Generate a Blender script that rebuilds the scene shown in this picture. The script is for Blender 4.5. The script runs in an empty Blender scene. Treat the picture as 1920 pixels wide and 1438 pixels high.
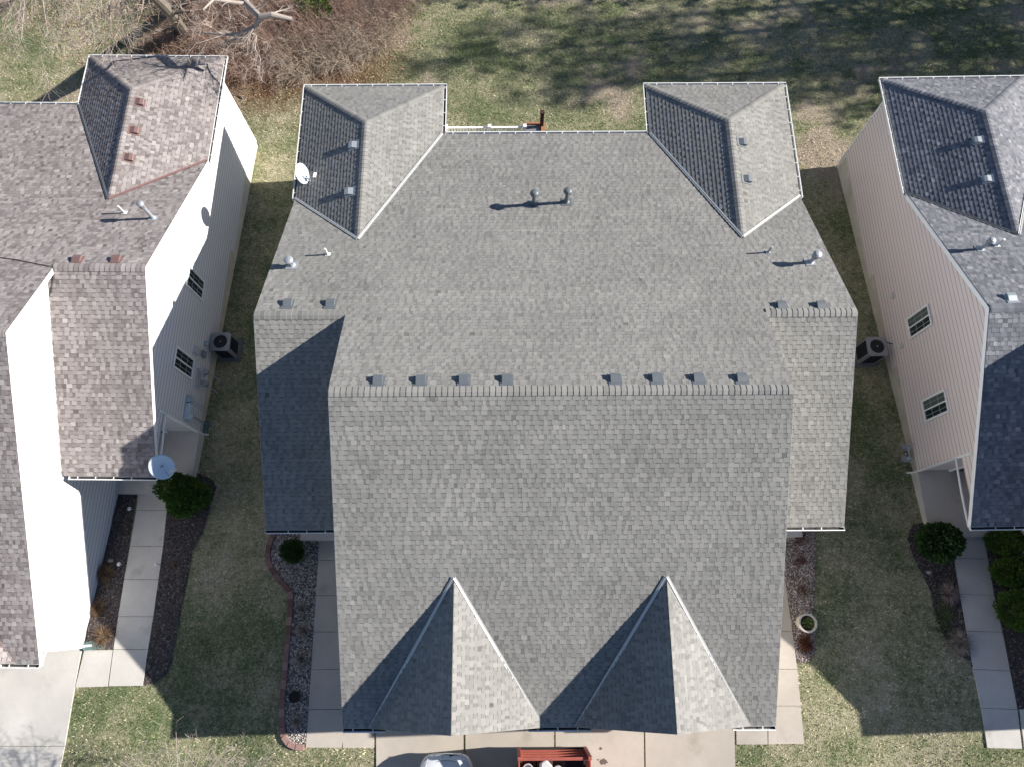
import bpy, bmesh, math, random
import numpy as np
from mathutils import Vector, Matrix, noise
random.seed(7); rng = np.random.default_rng(7)
R = math.radians
sc = bpy.context.scene
# ---------------------------------------------------------------- camera
CAM_T, CAM_ROLL, CAM_YAW, CAM_F, CAM_H = .30422, -.00079, .00464, 1330., 26.7
def _axes():
    r, u, f = Vector((1, 0, 0)), Vector((0, math.cos(CAM_T), math.sin(CAM_T))), Vector((0, math.sin(CAM_T), -math.cos(CAM_T)))
    m = Matrix.Rotation(-CAM_YAW, 3, 'Z'); r, u, f = m @ r, m @ u, m @ f
    c, s = math.cos(CAM_ROLL), math.sin(CAM_ROLL)
    return c*r + s*u, -s*r + c*u, f
AR, AU, AF = _axes()
cam = bpy.data.objects.new('camera', bpy.data.cameras.new('camera')); sc.collection.objects.link(cam)
m3 = Matrix((AR, AU, -AF)).transposed()
cam.matrix_world = Matrix.Translation((0, 0, CAM_H)) @ m3.to_4x4()
cam.data.sensor_width = 36; cam.data.lens = CAM_F/1920*36; cam.data.clip_end = 3000; cam.data.clip_start = .1
sc.camera = cam
# ---------------------------------------------------------------- world, sun, exposure
SUN_AZ, SUN_EL = R(85), R(27.5)
w = bpy.data.worlds.new('World'); sc.world = w; w.use_nodes = True
nt = w.node_tree; nt.nodes.clear()
sky = nt.nodes.new('ShaderNodeTexSky'); sky.sky_type = 'NISHITA'; sky.sun_disc = False
sky.sun_elevation = SUN_EL; sky.sun_rotation = SUN_AZ; sky.altitude = 150; sky.air_density = .6; sky.dust_density = .1; sky.ozone_density = 1.2
bg = nt.nodes.new('ShaderNodeBackground'); bg.inputs[1].default_value = .08
wo = nt.nodes.new('ShaderNodeOutputWorld'); nt.links.new(sky.outputs[0], bg.inputs[0]); nt.links.new(bg.outputs[0], wo.inputs[0])
sl = bpy.data.lights.new('sun', 'SUN'); sl.energy = 5.0; sl.angle = R(.53); sl.color = (1, .95, .88)
so = bpy.data.objects.new('sun', sl); sc.collection.objects.link(so)
SUNV = Vector((math.cos(SUN_EL)*math.sin(SUN_AZ), math.cos(SUN_EL)*math.cos(SUN_AZ), math.sin(SUN_EL)))
so.rotation_euler = SUNV.to_track_quat('Z', 'Y').to_euler(); so.location = SUNV*60
sc.view_settings.view_transform = 'Standard'; sc.view_settings.look = 'None'
sc.view_settings.exposure = .9; sc.view_settings.gamma = 1
# ---------------------------------------------------------------- terrain and pixel-to-surface helpers
def sm(x, a, b):
    t = min(1, max(0, (x-a)/(b-a))); return t*t*(3-2*t)
def gz(x, y):
    yy = -1 + math.log1p(math.exp((y+1)*1.5))/1.5 if y < 12 else y
    if y > 23: yy = 23 + (y-23)*.35
    xx = max(-40, min(40, x))
    z = -.103*yy + .027*xx
    s = .28*(math.exp(-((x+10.4)/1.7)**2) + .6*math.exp(-((x-12.9)/1.7)**2))*(1-sm(y, 17, 24))*sm(y, -14, -5)
    return z - s
def ray(u, v): return AR*((u-960)/CAM_F) - AU*((v-719)/CAM_F) + AF
CO = Vector((0, 0, CAM_H))
def at_z(u, v, z):
    d = ray(u, v); return CO + d*((z-CAM_H)/d.z)
def G(u, v, h=0):
    z = 0
    for _ in range(25):
        p = at_z(u, v, z+h); z = gz(p.x, p.y)
    return p
def on_plane(u, v, p0, n):
    d = ray(u, v); return CO + d*((p0-CO).dot(n)/d.dot(n))
# ---------------------------------------------------------------- object helpers
C = sc.collection
def tag(o, label=None, cat=None, group=None, kind=None):
    if label: o['label'] = label
    if cat: o['category'] = cat
    if group: o['group'] = group
    if kind: o['kind'] = kind
    return o
def empty(name, loc=(0, 0, 0), rz=0, **k):
    o = bpy.data.objects.new(name, None); C.objects.link(o); o.location = loc; o.rotation_euler = (0, 0, rz); o.empty_display_size = .1
    return tag(o, **k)
class MB:
    def __init__(s): s.v = []; s.f = []; s.t = []; s.tone = .5
    def add(s, vs, fs):
        b = len(s.v); s.v += [tuple(p) for p in vs]; s.f += [tuple(i+b for i in f) for f in fs]; s.t += [s.tone]*len(vs); return s
    def quad(s, *p): return s.add(p, [tuple(range(len(p)))])
    def box(s, c, d, rz=0, m=None):
        x, y, z = d[0]/2, d[1]/2, d[2]/2
        P = [Vector((i*x, j*y, k*z)) for i in (-1, 1) for j in (-1, 1) for k in (-1, 1)]
        if m is None: m = Matrix.Rotation(rz, 3, 'Z')
        P = [m @ p + Vector(c) for p in P]
        return s.add(P, [(0, 1, 3, 2), (4, 6, 7, 5), (0, 4, 5, 1), (2, 3, 7, 6), (0, 2, 6, 4), (1, 5, 7, 3)])
    def prism(s, poly, off):
        n = len(poly); poly = [Vector(p) for p in poly]; off = Vector(off)
        return s.add(poly + [p+off for p in poly], [tuple(range(n)), tuple(range(2*n-1, n-1, -1))] + [(i, i+n, (i+1) % n+n, (i+1) % n) for i in range(n)])
    def tube(s, pts, rad, n=8, cap=True):
        pts = [Vector(p) for p in pts]; k = len(pts)
        if not hasattr(rad, '__len__'): rad = [rad]*k
        V = []; a = None
        for i, p in enumerate(pts):
            d = (pts[min(i+1, k-1)]-pts[max(i-1, 0)]).normalized()
            if a is None: a = d.orthogonal().normalized()
            a = (a-d*a.dot(d)).normalized() if (a-d*a.dot(d)).length > 1e-5 else d.orthogonal().normalized()
            b = d.cross(a)
            for j in range(n):
                t = 2*math.pi*j/n; V.append(p+(a*math.cos(t)+b*math.sin(t))*rad[i])
        F = [(i*n+j, i*n+(j+1) % n, (i+1)*n+(j+1) % n, (i+1)*n+j) for i in range(k-1) for j in range(n)]
        if cap: F += [tuple(range(n-1, -1, -1)), tuple(range((k-1)*n, k*n))]
        return s.add(V, F)
    def lathe(s, c, prof, n=24, m=None):
        V = []; c = Vector(c)
        for r, z in prof:
            for j in range(n):
                t = 2*math.pi*j/n; p = Vector((r*math.cos(t), r*math.sin(t), z)); V.append((m @ p if m else p)+c)
        k = len(prof)
        F = [(i*n+j, i*n+(j+1) % n, (i+1)*n+(j+1) % n, (i+1)*n+j) for i in range(k-1) for j in range(n)]
        F += [tuple(range(n-1, -1, -1)), tuple(range((k-1)*n, k*n))]
        return s.add(V, F)
    def build(s, name, mat, parent=None, smooth=False, bevel=0, label=None):
        me = bpy.data.meshes.new(name); me.from_pydata(s.v, [], s.f)
        a = me.attributes.new('tone', 'FLOAT', 'POINT'); a.data.foreach_set('value', np.array(s.t, dtype=np.float32))
        if smooth: me.polygons.foreach_set('use_smooth', [True]*len(me.polygons))
        me.materials.append(mat); o = bpy.data.objects.new(name, me); C.objects.link(o); o.parent = parent
        if bevel:
            b = o.modifiers.new('bevel', 'BEVEL'); b.width = bevel; b.segments = 2; b.limit_method = 'ANGLE'
        if label: o['label'] = label
        return o
def copy_tree(o, parent=None):
    c = o.copy(); C.objects.link(c)
    if parent: c.parent = parent
    for ch in [x for x in bpy.data.objects if x.parent == o]: copy_tree(ch, c)
    return c
# ---------------------------------------------------------------- materials
def newmat(name):
    m = bpy.data.materials.new(name); m.use_nodes = True; t = m.node_tree
    b = t.nodes['Principled BSDF']; return m, t, b
def ramp(t, stops, fac):
    r = t.nodes.new('ShaderNodeValToRGB'); e = r.color_ramp.elements
    while len(e) < len(stops): e.new(.5)
    for i, (p, c) in enumerate(stops): e[i].position = p; e[i].color = (*c, 1)
    t.links.new(fac, r.inputs[0]); return r.outputs[0]
def nz(t, scale, detail=4, rough=.55, co=None, obj=True):
    n = t.nodes.new('ShaderNodeTexNoise'); n.inputs['Scale'].default_value = scale; n.inputs['Detail'].default_value = detail; n.inputs['Roughness'].default_value = rough
    if co is None:
        g = t.nodes.new('ShaderNodeTexCoord'); co = g.outputs['Object']
    t.links.new(co, n.inputs['Vector']); return n.outputs[0]
def wpos(t): return t.nodes.new('ShaderNodeNewGeometry').outputs['Position']
def mth(t, op, a, b=None, clamp=False):
    n = t.nodes.new('ShaderNodeMath'); n.operation = op; n.use_clamp = clamp
    for i, x in enumerate((a, b)):
        if x is None: continue
        if isinstance(x, (int, float)): n.inputs[i].default_value = x
        else: t.links.new(x, n.inputs[i])
    return n.outputs[0]
def mixc(t, f, a, b, mode='MIX'):
    n = t.nodes.new('ShaderNodeMix'); n.data_type = 'RGBA'; n.blend_type = mode
    for i, x in ((0, f), (6, a), (7, b)):
        if isinstance(x, (int, float)): n.inputs[i].default_value = x
        elif isinstance(x, tuple): n.inputs[i].default_value = (*x, 1)
        else: t.links.new(x, n.inputs[i])
    return n.outputs[2]
def bump(t, b, h, strength=.3, dist=.01):
    n = t.nodes.new('ShaderNodeBump'); n.inputs['Strength'].default_value = strength; n.inputs['Distance'].default_value = dist
    t.links.new(h, n.inputs['Height']); t.links.new(n.outputs[0], b.inputs['Normal'])
def attr(t, n='tone'):
    a = t.nodes.new('ShaderNodeAttribute'); a.attribute_name = n; return a.outputs['Fac']
def plain(name, c, rough=.6, metal=0, var=.12, scale=6, spec=.5):
    m, t, b = newmat(name)
    n = nz(t, scale, 5)
    col = mixc(t, n, tuple(x*(1-var) for x in c), tuple(min(1, x*(1+var)) for x in c))
    t.links.new(col, b.inputs['Base Color']); b.inputs['Roughness'].default_value = rough; b.inputs['Metallic'].default_value = metal
    b.inputs['Specular IOR Level'].default_value = spec
    return m
def toned(name, stops, rough=.8, scale=3, amt=.35, spec=.3, trans=0):
    m, t, b = newmat(name)
    f = mth(t, 'ADD', attr(t), mth(t, 'MULTIPLY', mth(t, 'SUBTRACT', nz(t, scale, 4), .5), amt), True)
    t.links.new(ramp(t, stops, f), b.inputs['Base Color']); b.inputs['Roughness'].default_value = rough; b.inputs['Specular IOR Level'].default_value = spec
    return m
def shingle_mat(name, stops, wear=.25):
    m, t, b = newmat(name)
    p = wpos(t)
    big = nz(t, .35, 5, .6, p); med = nz(t, 1.6, 4, .6, p); fine = nz(t, 60, 3, .7, p)
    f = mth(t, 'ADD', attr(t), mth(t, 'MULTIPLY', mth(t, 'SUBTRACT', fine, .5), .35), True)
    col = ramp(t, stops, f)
    mp = t.nodes.new('ShaderNodeMapping'); mp.inputs['Scale'].default_value = (1.5, .13, .13); t.links.new(p, mp.inputs['Vector']); strk = nz(t, 1, 4, .6, mp.outputs[0])
    med = mth(t, 'ADD', mth(t, 'MULTIPLY', med, .6), mth(t, 'MULTIPLY', strk, .6))
    k = mth(t, 'ADD', .62, mth(t, 'ADD', mth(t, 'MULTIPLY', big, wear*2), mth(t, 'MULTIPLY', med, wear)))
    mul = t.nodes.new('ShaderNodeVectorMath'); mul.operation = 'SCALE'; t.links.new(col, mul.inputs[0]); t.links.new(k, mul.inputs['Scale'])
    t.links.new(mul.outputs[0], b.inputs['Base Color']); b.inputs['Roughness'].default_value = .92; b.inputs['Specular IOR Level'].default_value = .25
    bump(t, b, fine, .4, .01)
    return m
M = {}
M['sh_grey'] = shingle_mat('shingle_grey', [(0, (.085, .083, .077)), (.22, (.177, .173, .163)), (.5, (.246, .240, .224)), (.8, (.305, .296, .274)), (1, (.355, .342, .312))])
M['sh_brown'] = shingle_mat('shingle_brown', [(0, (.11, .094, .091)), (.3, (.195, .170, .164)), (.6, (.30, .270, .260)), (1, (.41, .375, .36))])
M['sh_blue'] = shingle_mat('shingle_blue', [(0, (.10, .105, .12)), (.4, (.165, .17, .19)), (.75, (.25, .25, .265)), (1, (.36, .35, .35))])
M['white_trim'] = plain('white_trim', (.92, .92, .90), .45, 0, .05)
M['gutter'] = plain('gutter_white', (.84, .84, .82), .4, 0, .08, 14)
M['gutter_in'] = plain('gutter_dirt', (.05, .045, .04), .9, 0, .5, 20)
M['flash_w'] = plain('flashing_pale', (.60, .60, .57), .38, .3, .1)
M['flash_r'] = plain('flashing_red', (.19, .105, .10), .5, .1, .1)
M['flash_g'] = plain('flashing_grey', (.20, .205, .21), .4, .3, .15)
M['vent_grey'] = plain('vent_grey', (.15, .165, .178), .5, .15, .12)
M['vent_brown'] = plain('vent_brown', (.20, .125, .115), .5, .1, .12)
M['vent_pale'] = plain('vent_pale', (.42, .45, .46), .4, .4, .12)
M['galv'] = plain('galvanised', (.40, .42, .44), .5, .35, .25, 25)
M['pvc'] = plain('pvc_white', (.68, .68, .66), .45, 0, .08)
M['dark'] = plain('dark_recess', (.02, .02, .022), .6, 0, .2)
M['rubber'] = plain('black_rubber', (.02, .02, .02), .6)
def siding(name, c):
    m, t, b = newmat(name)
    p = wpos(t); n = nz(t, 1.2, 5, .6, p); s = nz(t, 9, 4, .6, p)
    col = mixc(t, n, tuple(x*.9 for x in c), c); col = mixc(t, mth(t, 'MULTIPLY', s, .12), col, (.35, .31, .27))
    col = mixc(t, attr(t), tuple(x*.5 for x in c), col)  # low tone darkens the lap lip, a painted shadow line
    t.links.new(col, b.inputs['Base Color']); b.inputs['Roughness'].default_value = .5; b.inputs['Specular IOR Level'].default_value = .35
    return m
M['sid_w'] = siding('siding_cream', (.80, .79, .79))
M['sid_p'] = siding('siding_blush', (.91, .785, .74))
M['sid_g'] = siding('siding_bounce_pale', (.82, .79, .74))  # unseen main side walls made pale to bounce sun onto the right neighbour
def concrete(name, c, scale=1.0, dark=.25):
    m, t, b = newmat(name); p = wpos(t)
    a = nz(t, .55*scale, 6, .6, p); f = nz(t, 7*scale, 5, .65, p); g = nz(t, 90, 2, .5, p)
    col = mixc(t, ramp(t, [(.3, (0, 0, 0)), (.72, (1, 1, 1))], a), tuple(x*(1-dark) for x in c), tuple(x*1.08 for x in c))
    col = mixc(t, mth(t, 'MULTIPLY', ramp(t, [(.45, (0, 0, 0)), (.8, (1, 1, 1))], f), .3), col, tuple(x*.72 for x in c))
    col = mixc(t, .22, col, ramp(t, [(.3, tuple(x*.75 for x in c)), (.7, tuple(x*1.2 for x in c))], g))
    # faint stains
    v = nz(t, .9, 3, .5, p); st = ramp(t, [(.63, (0, 0, 0)), (.74, (1, 1, 1))], v)
    col = mixc(t, mth(t, 'MULTIPLY', st, .4), col, (.24, .21, .17))
    t.links.new(col, b.inputs['Base Color']); b.inputs['Roughness'].default_value = .88; b.inputs['Specular IOR Level'].default_value = .25
    bump(t, b, g, .25, .004)
    return m
M['conc'] = concrete('concrete_warm', (.52, .465, .40))
M['conc_g'] = concrete('concrete_grey', (.62, .59, .54))
M['found'] = concrete('foundation', (.70, .63, .52), 1.5, .35)
M['brickedge'] = toned('edging_brick', [(0, (.13, .07, .06)), (.5, (.24, .135, .115)), (1, (.34, .22, .19))], .9, 14, .5)
M['mulch'] = toned('mulch_dark', [(0, (.025, .021, .021)), (.5, (.07, .059, .057)), (.85, (.14, .12, .115)), (1, (.25, .21, .19))], .95, 40, .8)
M['gravel_bed'] = toned('gravel_bed', [(0, (.03, .027, .025)), (.5, (.10, .09, .08)), (1, (.25, .22, .2))], .95, 45, 1.1)
M['gravel'] = toned('gravel', [(0, (.07, .06, .055)), (.35, (.21, .185, .17)), (.7, (.40, .365, .335)), (1, (.7, .66, .62))], .85, 20, .3)
M['gravel_r'] = toned('gravel_red', [(0, (.07, .05, .045)), (.4, (.20, .155, .14)), (.75, (.36, .30, .275)), (1, (.68, .62, .58))], .85, 20, .3)
def lawn_color(t, blade):
    p = wpos(t)
    big = nz(t, .11, 5, .6, p); med = nz(t, .55, 5, .65, p); fine = nz(t, 5, 4, .7, p)
    vf = nz(t, 14, 3, .7, p)
    f = mth(t, 'ADD', mth(t, 'MULTIPLY', big, .45), mth(t, 'ADD', mth(t, 'MULTIPLY', med, .55), mth(t, 'ADD', mth(t, 'MULTIPLY', fine, .5), mth(t, 'MULTIPLY', vf, .6))))
    f = mth(t, 'SUBTRACT', f, .57, True)
    col = ramp(t, [(.22, (.075, .112, .048)), (.40, (.160, .190, .093)), (.54, (.34, .32, .20)), (.70, (.52, .46, .34))], f)
    # dry pinkish thatch where the grass has died back in the back yard
    d = nz(t, .22, 4, .6, p)
    dry = ramp(t, [(.56, (0, 0, 0)), (.64, (1, 1, 1))], d)
    sx = t.nodes.new('ShaderNodeSeparateXYZ'); t.links.new(p, sx.inputs[0])
    yb = mth(t, 'MULTIPLY', mth(t, 'SUBTRACT', sx.outputs[1], 15), .25, True)
    col = mixc(t, mth(t, 'MULTIPLY', mth(t, 'MULTIPLY', dry, yb), .8), col, (.44, .36, .28))
    # leaf-strewn brown ground at the wood edge (upper left)
    wx = mth(t, 'MULTIPLY', mth(t, 'SUBTRACT', -4.5, sx.outputs[0]), .25, True)
    wy = mth(t, 'MULTIPLY', mth(t, 'SUBTRACT', sx.outputs[1], mth(t, 'ADD', 22.3, mth(t, 'MULTIPLY', mth(t, 'SUBTRACT', med, .5), 6))), .35, True)
    wm = mth(t, 'MULTIPLY', mth(t, 'MULTIPLY', wx, wy), mth(t, 'MULTIPLY', mth(t, 'ADD', sx.outputs[0], 19.5), .3, True))
    leaf = ramp(t, [(.3, (.06, .033, .02)), (.55, (.20, .105, .065)), (.8, (.36, .22, .15))], nz(t, 9, 5, .75, p))
    col = mixc(t, wm, col, leaf)
    return col, fine
m, t, b = newmat('lawn'); col, fine = lawn_color(t, False)
n2 = nz(t, 22, 3, .7, wpos(t))
mul = t.nodes.new('ShaderNodeVectorMath'); mul.operation = 'SCALE'; t.links.new(col, mul.inputs[0])
t.links.new(mth(t, 'ADD', .25, mth(t, 'MULTIPLY', n2, 1.25)), mul.inputs['Scale']); t.links.new(mul.outputs[0], b.inputs['Base Color'])
b.inputs['Roughness'].default_value = 1; b.inputs['Specular IOR Level'].default_value = .1; bump(t, b, n2, .8, .05); M['lawn'] = m
m, t, b = newmat('grass_blades'); col, fine = lawn_color(t, True)
mul = t.nodes.new('ShaderNodeVectorMath'); mul.operation = 'SCALE'; t.links.new(col, mul.inputs[0])
t.links.new(mth(t, 'ADD', .35, mth(t, 'MULTIPLY', attr(t), 1.7)), mul.inputs['Scale']); t.links.new(mul.outputs[0], b.inputs['Base Color'])
b.inputs['Roughness'].default_value = .9; b.inputs['Specular IOR Level'].default_value = .15; M['blades'] = m
M['leaf'] = toned('dead_leaf', [(0, (.08, .045, .025)), (.4, (.2, .115, .06)), (.75, (.34, .22, .13)), (1, (.5, .38, .27))], .8, 5, .3)
M['bark'] = toned('bark', [(0, (.10, .08, .065)), (1, (.30, .26, .21))], .9, 6, .7)
M['twig'] = toned('twig', [(0, (.14, .09, .07)), (.5, (.30, .20, .16)), (1, (.50, .38, .31))], .9, 4, .3)
M['twig_pale'] = toned('twig_pale', [(0, (.22, .18, .155)), (1, (.48, .41, .35))], .85, 3, .3)
M['everg'] = toned('evergreen_leaf', [(0, (.015, .04, .01)), (.5, (.045, .10, .022)), (.85, (.085, .16, .035)), (1, (.15, .21, .06))], .75, 4, .35)
M['everg_l'] = toned('arborvitae_leaf', [(0, (.025, .055, .01)), (.5, (.075, .15, .02)), (.85, (.12, .20, .03)), (1, (.18, .23, .05))], .75, 4, .35)
M['needle'] = toned('pine_needles', [(0, (.01, .022, .01)), (1, (.05, .085, .03))], .8, 3, .4)
M['dry_or'] = toned('dry_orange', [(0, (.08, .05, .03)), (.5, (.18, .11, .06)), (1, (.32, .21, .125))], .85, 6, .4)
M['dry_red'] = toned('dry_red', [(0, (.05, .018, .01)), (.5, (.14, .045, .025)), (1, (.24, .09, .05))], .85, 6, .4)
M['dry_tan'] = toned('dry_tan', [(0, (.18, .14, .11)), (.5, (.36, .30, .235)), (1, (.58, .50, .41))], .85, 6, .4)
M['dry_pink'] = toned('dry_pink', [(0, (.14, .09, .08)), (.5, (.34, .25, .22)), (1, (.55, .44, .40))], .85, 6, .4)
M['ac_metal'] = plain('ac_cabinet', (.30, .30, .31), .45, .2, .06)
M['ac_coil'] = plain('ac_coil', (.035, .036, .04), .7, .2, .3, 40)
M['meter'] = plain('meter_grey', (.45, .52, .56), .45, .2, .08)
M['dish'] = plain('dish_pale', (.62, .70, .76), .4, .1, .04)
M['glass'] = plain('window_glass', (.02, .03, .03), .06, 0, .3, 2, .8)
M['blind'] = plain('window_blind', (.09, .11, .095), .6, 0, .25, 3)
M['teal'] = plain('splash_teal', (.13, .20, .19), .6)
M['wood_o'] = plain('deck_wood', (.36, .16, .08), .7, 0, .3, 12)
M['wood_d'] = plain('post_dark', (.06, .025, .018), .7, 0, .3, 12)
M['deckgrey'] = plain('deck_boards', (.20, .21, .23), .7, 0, .2, 12)
M['red_paint'] = plain('trailer_red', (.38, .10, .07), .55, .1, .35, 5)
M['tyre'] = plain('tyre', (.025, .025, .025), .85)
M['carpaint'] = plain('car_silver', (.78, .80, .83), .25, .08, .03, 2)
M['carglass'] = plain('car_glass', (.02, .025, .03), .05, 0, .1, 2, .8)
M['lamp'] = plain('car_lamp', (.6, .62, .65), .12, .3, .1)
M['potw'] = plain('pot_cream', (.56, .52, .43), .6, 0, .1, 8)
M['potd'] = plain('pot_dark', (.02, .02, .022), .5)
M['soil'] = plain('soil', (.03, .02, .015), .95, 0, .4, 20)
M['stone'] = plain('stone_pale', (.42, .40, .36), .85, 0, .3, 12)
M['brown_mat'] = plain('brown_mat', (.06, .025, .02), .85, 0, .2, 20)
M['bag'] = plain('bag_white', (.6, .6, .6), .5, 0, .1)
# ---------------------------------------------------------------- geometry generators
def clip_half(P, a, b, c):           # keep a*x+b*y<=c
    out = []; n = len(P)
    for i in range(n):
        p, q = P[i], P[(i+1) % n]; dp, dq = a*p[0]+b*p[1]-c, a*q[0]+b*q[1]-c
        if dp <= 0: out.append(p)
        if (dp < 0 < dq) or (dq < 0 < dp):
            t = dp/(dp-dq); out.append((p[0]+(q[0]-p[0])*t, p[1]+(q[1]-p[1])*t))
    return out
def halves(poly):
    A = sum(poly[i][0]*poly[(i+1) % len(poly)][1]-poly[(i+1) % len(poly)][0]*poly[i][1] for i in range(len(poly)))
    if A < 0: poly = poly[::-1]
    H = []
    for i in range(len(poly)):
        p, q = poly[i], poly[(i+1) % len(poly)]; dx, dy = q[0]-p[0], q[1]-p[1]; l = math.hypot(dx, dy)
        if l < 1e-6: continue
        H.append((dy/l, -dx/l, (dy*p[0]-dx*p[1])/l))
    return H
EXPO = .143; TV = 1.0
def shingles(mb, P3, u, phase=None, deck=.10, tw=(.09, .21), sw_=(.06, .16), hb=.010, ht=.0035):
    """cover a convex roof plane with laminated shingle courses; u = horizontal course direction"""
    P3 = [Vector(p) for p in P3]; u = Vector(u).normalized()
    n = (P3[1]-P3[0]).cross(P3[2]-P3[0]).normalized()
    if n.z < 0: n = -n
    w_ = n.cross(u).normalized()
    if w_.z < 0: w_ = -w_
    O = P3[0] if phase is None else Vector(phase)
    P = [((p-O).dot(u), (p-O).dot(w_)) for p in P3]
    mb.tone = .3
    mb.prism([p-n*.012 for p in P3], -n*deck)
    H = halves(P)
    a0, a1 = min(p[0] for p in P), max(p[0] for p in P); b0, b1 = min(p[1] for p in P), max(p[1] for p in P)
    r0, r1 = int(math.floor(b0/EXPO)), int(math.ceil(b1/EXPO))
    V, F, T = mb.v, mb.f, mb.t
    rr = random.Random(int(abs(a0*91+b1*37+O.x*13)*10))
    du = u; s1 = 1 if (n.cross(u)).dot(w_) > 0 else -1
    for r in range(r0, r1):
        lo, hi = r*EXPO, (r+1)*EXPO
        # u-range of the row
        a = a0 - rr.random()*.3; tooth = rr.random() < .5; rowt = rr.gauss(0, .035)
        while a < a1:
            wd = rr.uniform(*tw) if tooth else rr.uniform(*sw_)
            c0, c1 = a, a+wd
            poly = [(c0, lo), (c1, lo), (c1, hi), (c0, hi)]; clipped = False
            for h in H:
                ds = [h[0]*x+h[1]*y-h[2] for x, y in poly]
                if max(ds) > 1e-5:
                    if min(ds) >= -1e-6: poly = []; break
                    poly = clip_half(poly, *h); clipped = True
                    if len(poly) < 3: break
            if len(poly) >= 3:
                e = ht if tooth else 0
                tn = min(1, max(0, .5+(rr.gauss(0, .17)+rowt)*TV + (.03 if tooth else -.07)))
                parts = [(clip_half(poly, 0, 1, hi-.006), tn), (clip_half(poly, 0, -1, -(hi-.006)), tn*.5)] if tooth else [(clip_half(poly, 0, 1, hi-.03), tn), (clip_half(poly, 0, -1, -(hi-.03)), .12)]  # dark granule band on slots; both tops also carry painted butt-edge shadow
                for pp, tt in parts:
                    if len(pp) < 3: continue
                    b = len(V)
                    for x, y in pp:
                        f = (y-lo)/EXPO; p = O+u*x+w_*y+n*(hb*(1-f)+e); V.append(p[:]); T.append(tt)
                    F.append(tuple(range(b, b+len(pp))) if s1 > 0 else tuple(range(b+len(pp)-1, b-1, -1)))
                if not clipped:
                    b = len(V); q = lambda x, y, z: (O+u*x+w_*y+n*z)[:]
                    V += [q(c0, lo, -.004), q(c1, lo, -.004), q(c1, lo, hb+e), q(c0, lo, hb+e)]; T += [tn*.8]*4
                    F.append((b, b+1, b+2, b+3))
                    if tooth:
                        b = len(V)
                        V += [q(c0, lo, 0), q(c0, lo, hb+e), q(c0, hi, e), q(c0, hi, -.004), q(c1, lo, 0), q(c1, lo, hb+e), q(c1, hi, e), q(c1, hi, -.004)]; T += [tn]*8
                        F += [(b, b+3, b+2, b+1), (b+4, b+5, b+6, b+7)]
            a = c1; tooth = not tooth
def caps(mb, A, B, n1, n2, wid=.15, ex=.17, lift=.018):
    """overlapping cap shingles folded over a ridge or hip from A to B"""
    A, B = Vector(A), Vector(B); d = (B-A); L = d.length; d.normalize(); n1, n2 = Vector(n1).normalized(), Vector(n2).normalized()
    s1 = n1.cross(d).normalized(); s2 = d.cross(n2).normalized()
    if s1.z > 0: s1 = -s1
    if s2.z > 0: s2 = -s2
    up = (n1+n2).normalized(); k = int(L/ex)
    for i in range(k+1):
        p, q = A+d*(i*ex), A+d*min(L, (i+1)*ex+.0); l0, l1 = lift+.018, lift+.004
        if (q-p).length < .02: break
        mb.tone = min(1, max(0, .5+random.gauss(0, .15)*TV))
        V = []
        for pt, l in ((p, l0), (q, l1)):
            V += [pt+s1*wid+n1*l, pt+s1*.03+n1*l+up*.002, pt+s2*.03+n2*l+up*.002, pt+s2*wid+n2*l]
        V += [V[0]-n1*l0*.95, V[1]-up*l0, V[2]-up*l0, V[3]-n2*l0*.95, V[4]-n1*.02, V[7]-n2*.02]
        mb.add(V, [(0, 1, 5, 4), (1, 2, 6, 5), (2, 3, 7, 6), (8, 9, 1, 0), (9, 10, 2, 1), (10, 11, 3, 2), (8, 0, 4, 12), (3, 11, 13, 7)])
def strip(mb, A, B, n1, s1, wid, lift=.03, th=.006):
    A, B, n1 = Vector(A), Vector(B), Vector(n1).normalized(); s1 = Vector(s1).normalized()
    mb.prism([A+n1*lift, B+n1*lift, B+n1*lift+s1*wid, A+n1*lift+s1*wid], n1*th)
def valley(mb, A, B, n1, n2):
    """W-shaped valley metal: a flange on each roof plane and a raised centre rib"""
    A, B, n1, n2 = Vector(A), Vector(B), Vector(n1).normalized(), Vector(n2).normalized(); d = (B-A).normalized()
    s1 = d.cross(n1).normalized(); s2 = d.cross(n2).normalized()
    if s1.z < 0: s1 = -s1
    if s2.z < 0: s2 = -s2
    strip(mb, A, B, n1, s1, .065, .036); strip(mb, A, B, n2, s2, .065, .036)
    up = (n1+n2).normalized(); mb.tube([A+up*.055, B+up*.055], .012, 6)
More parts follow.
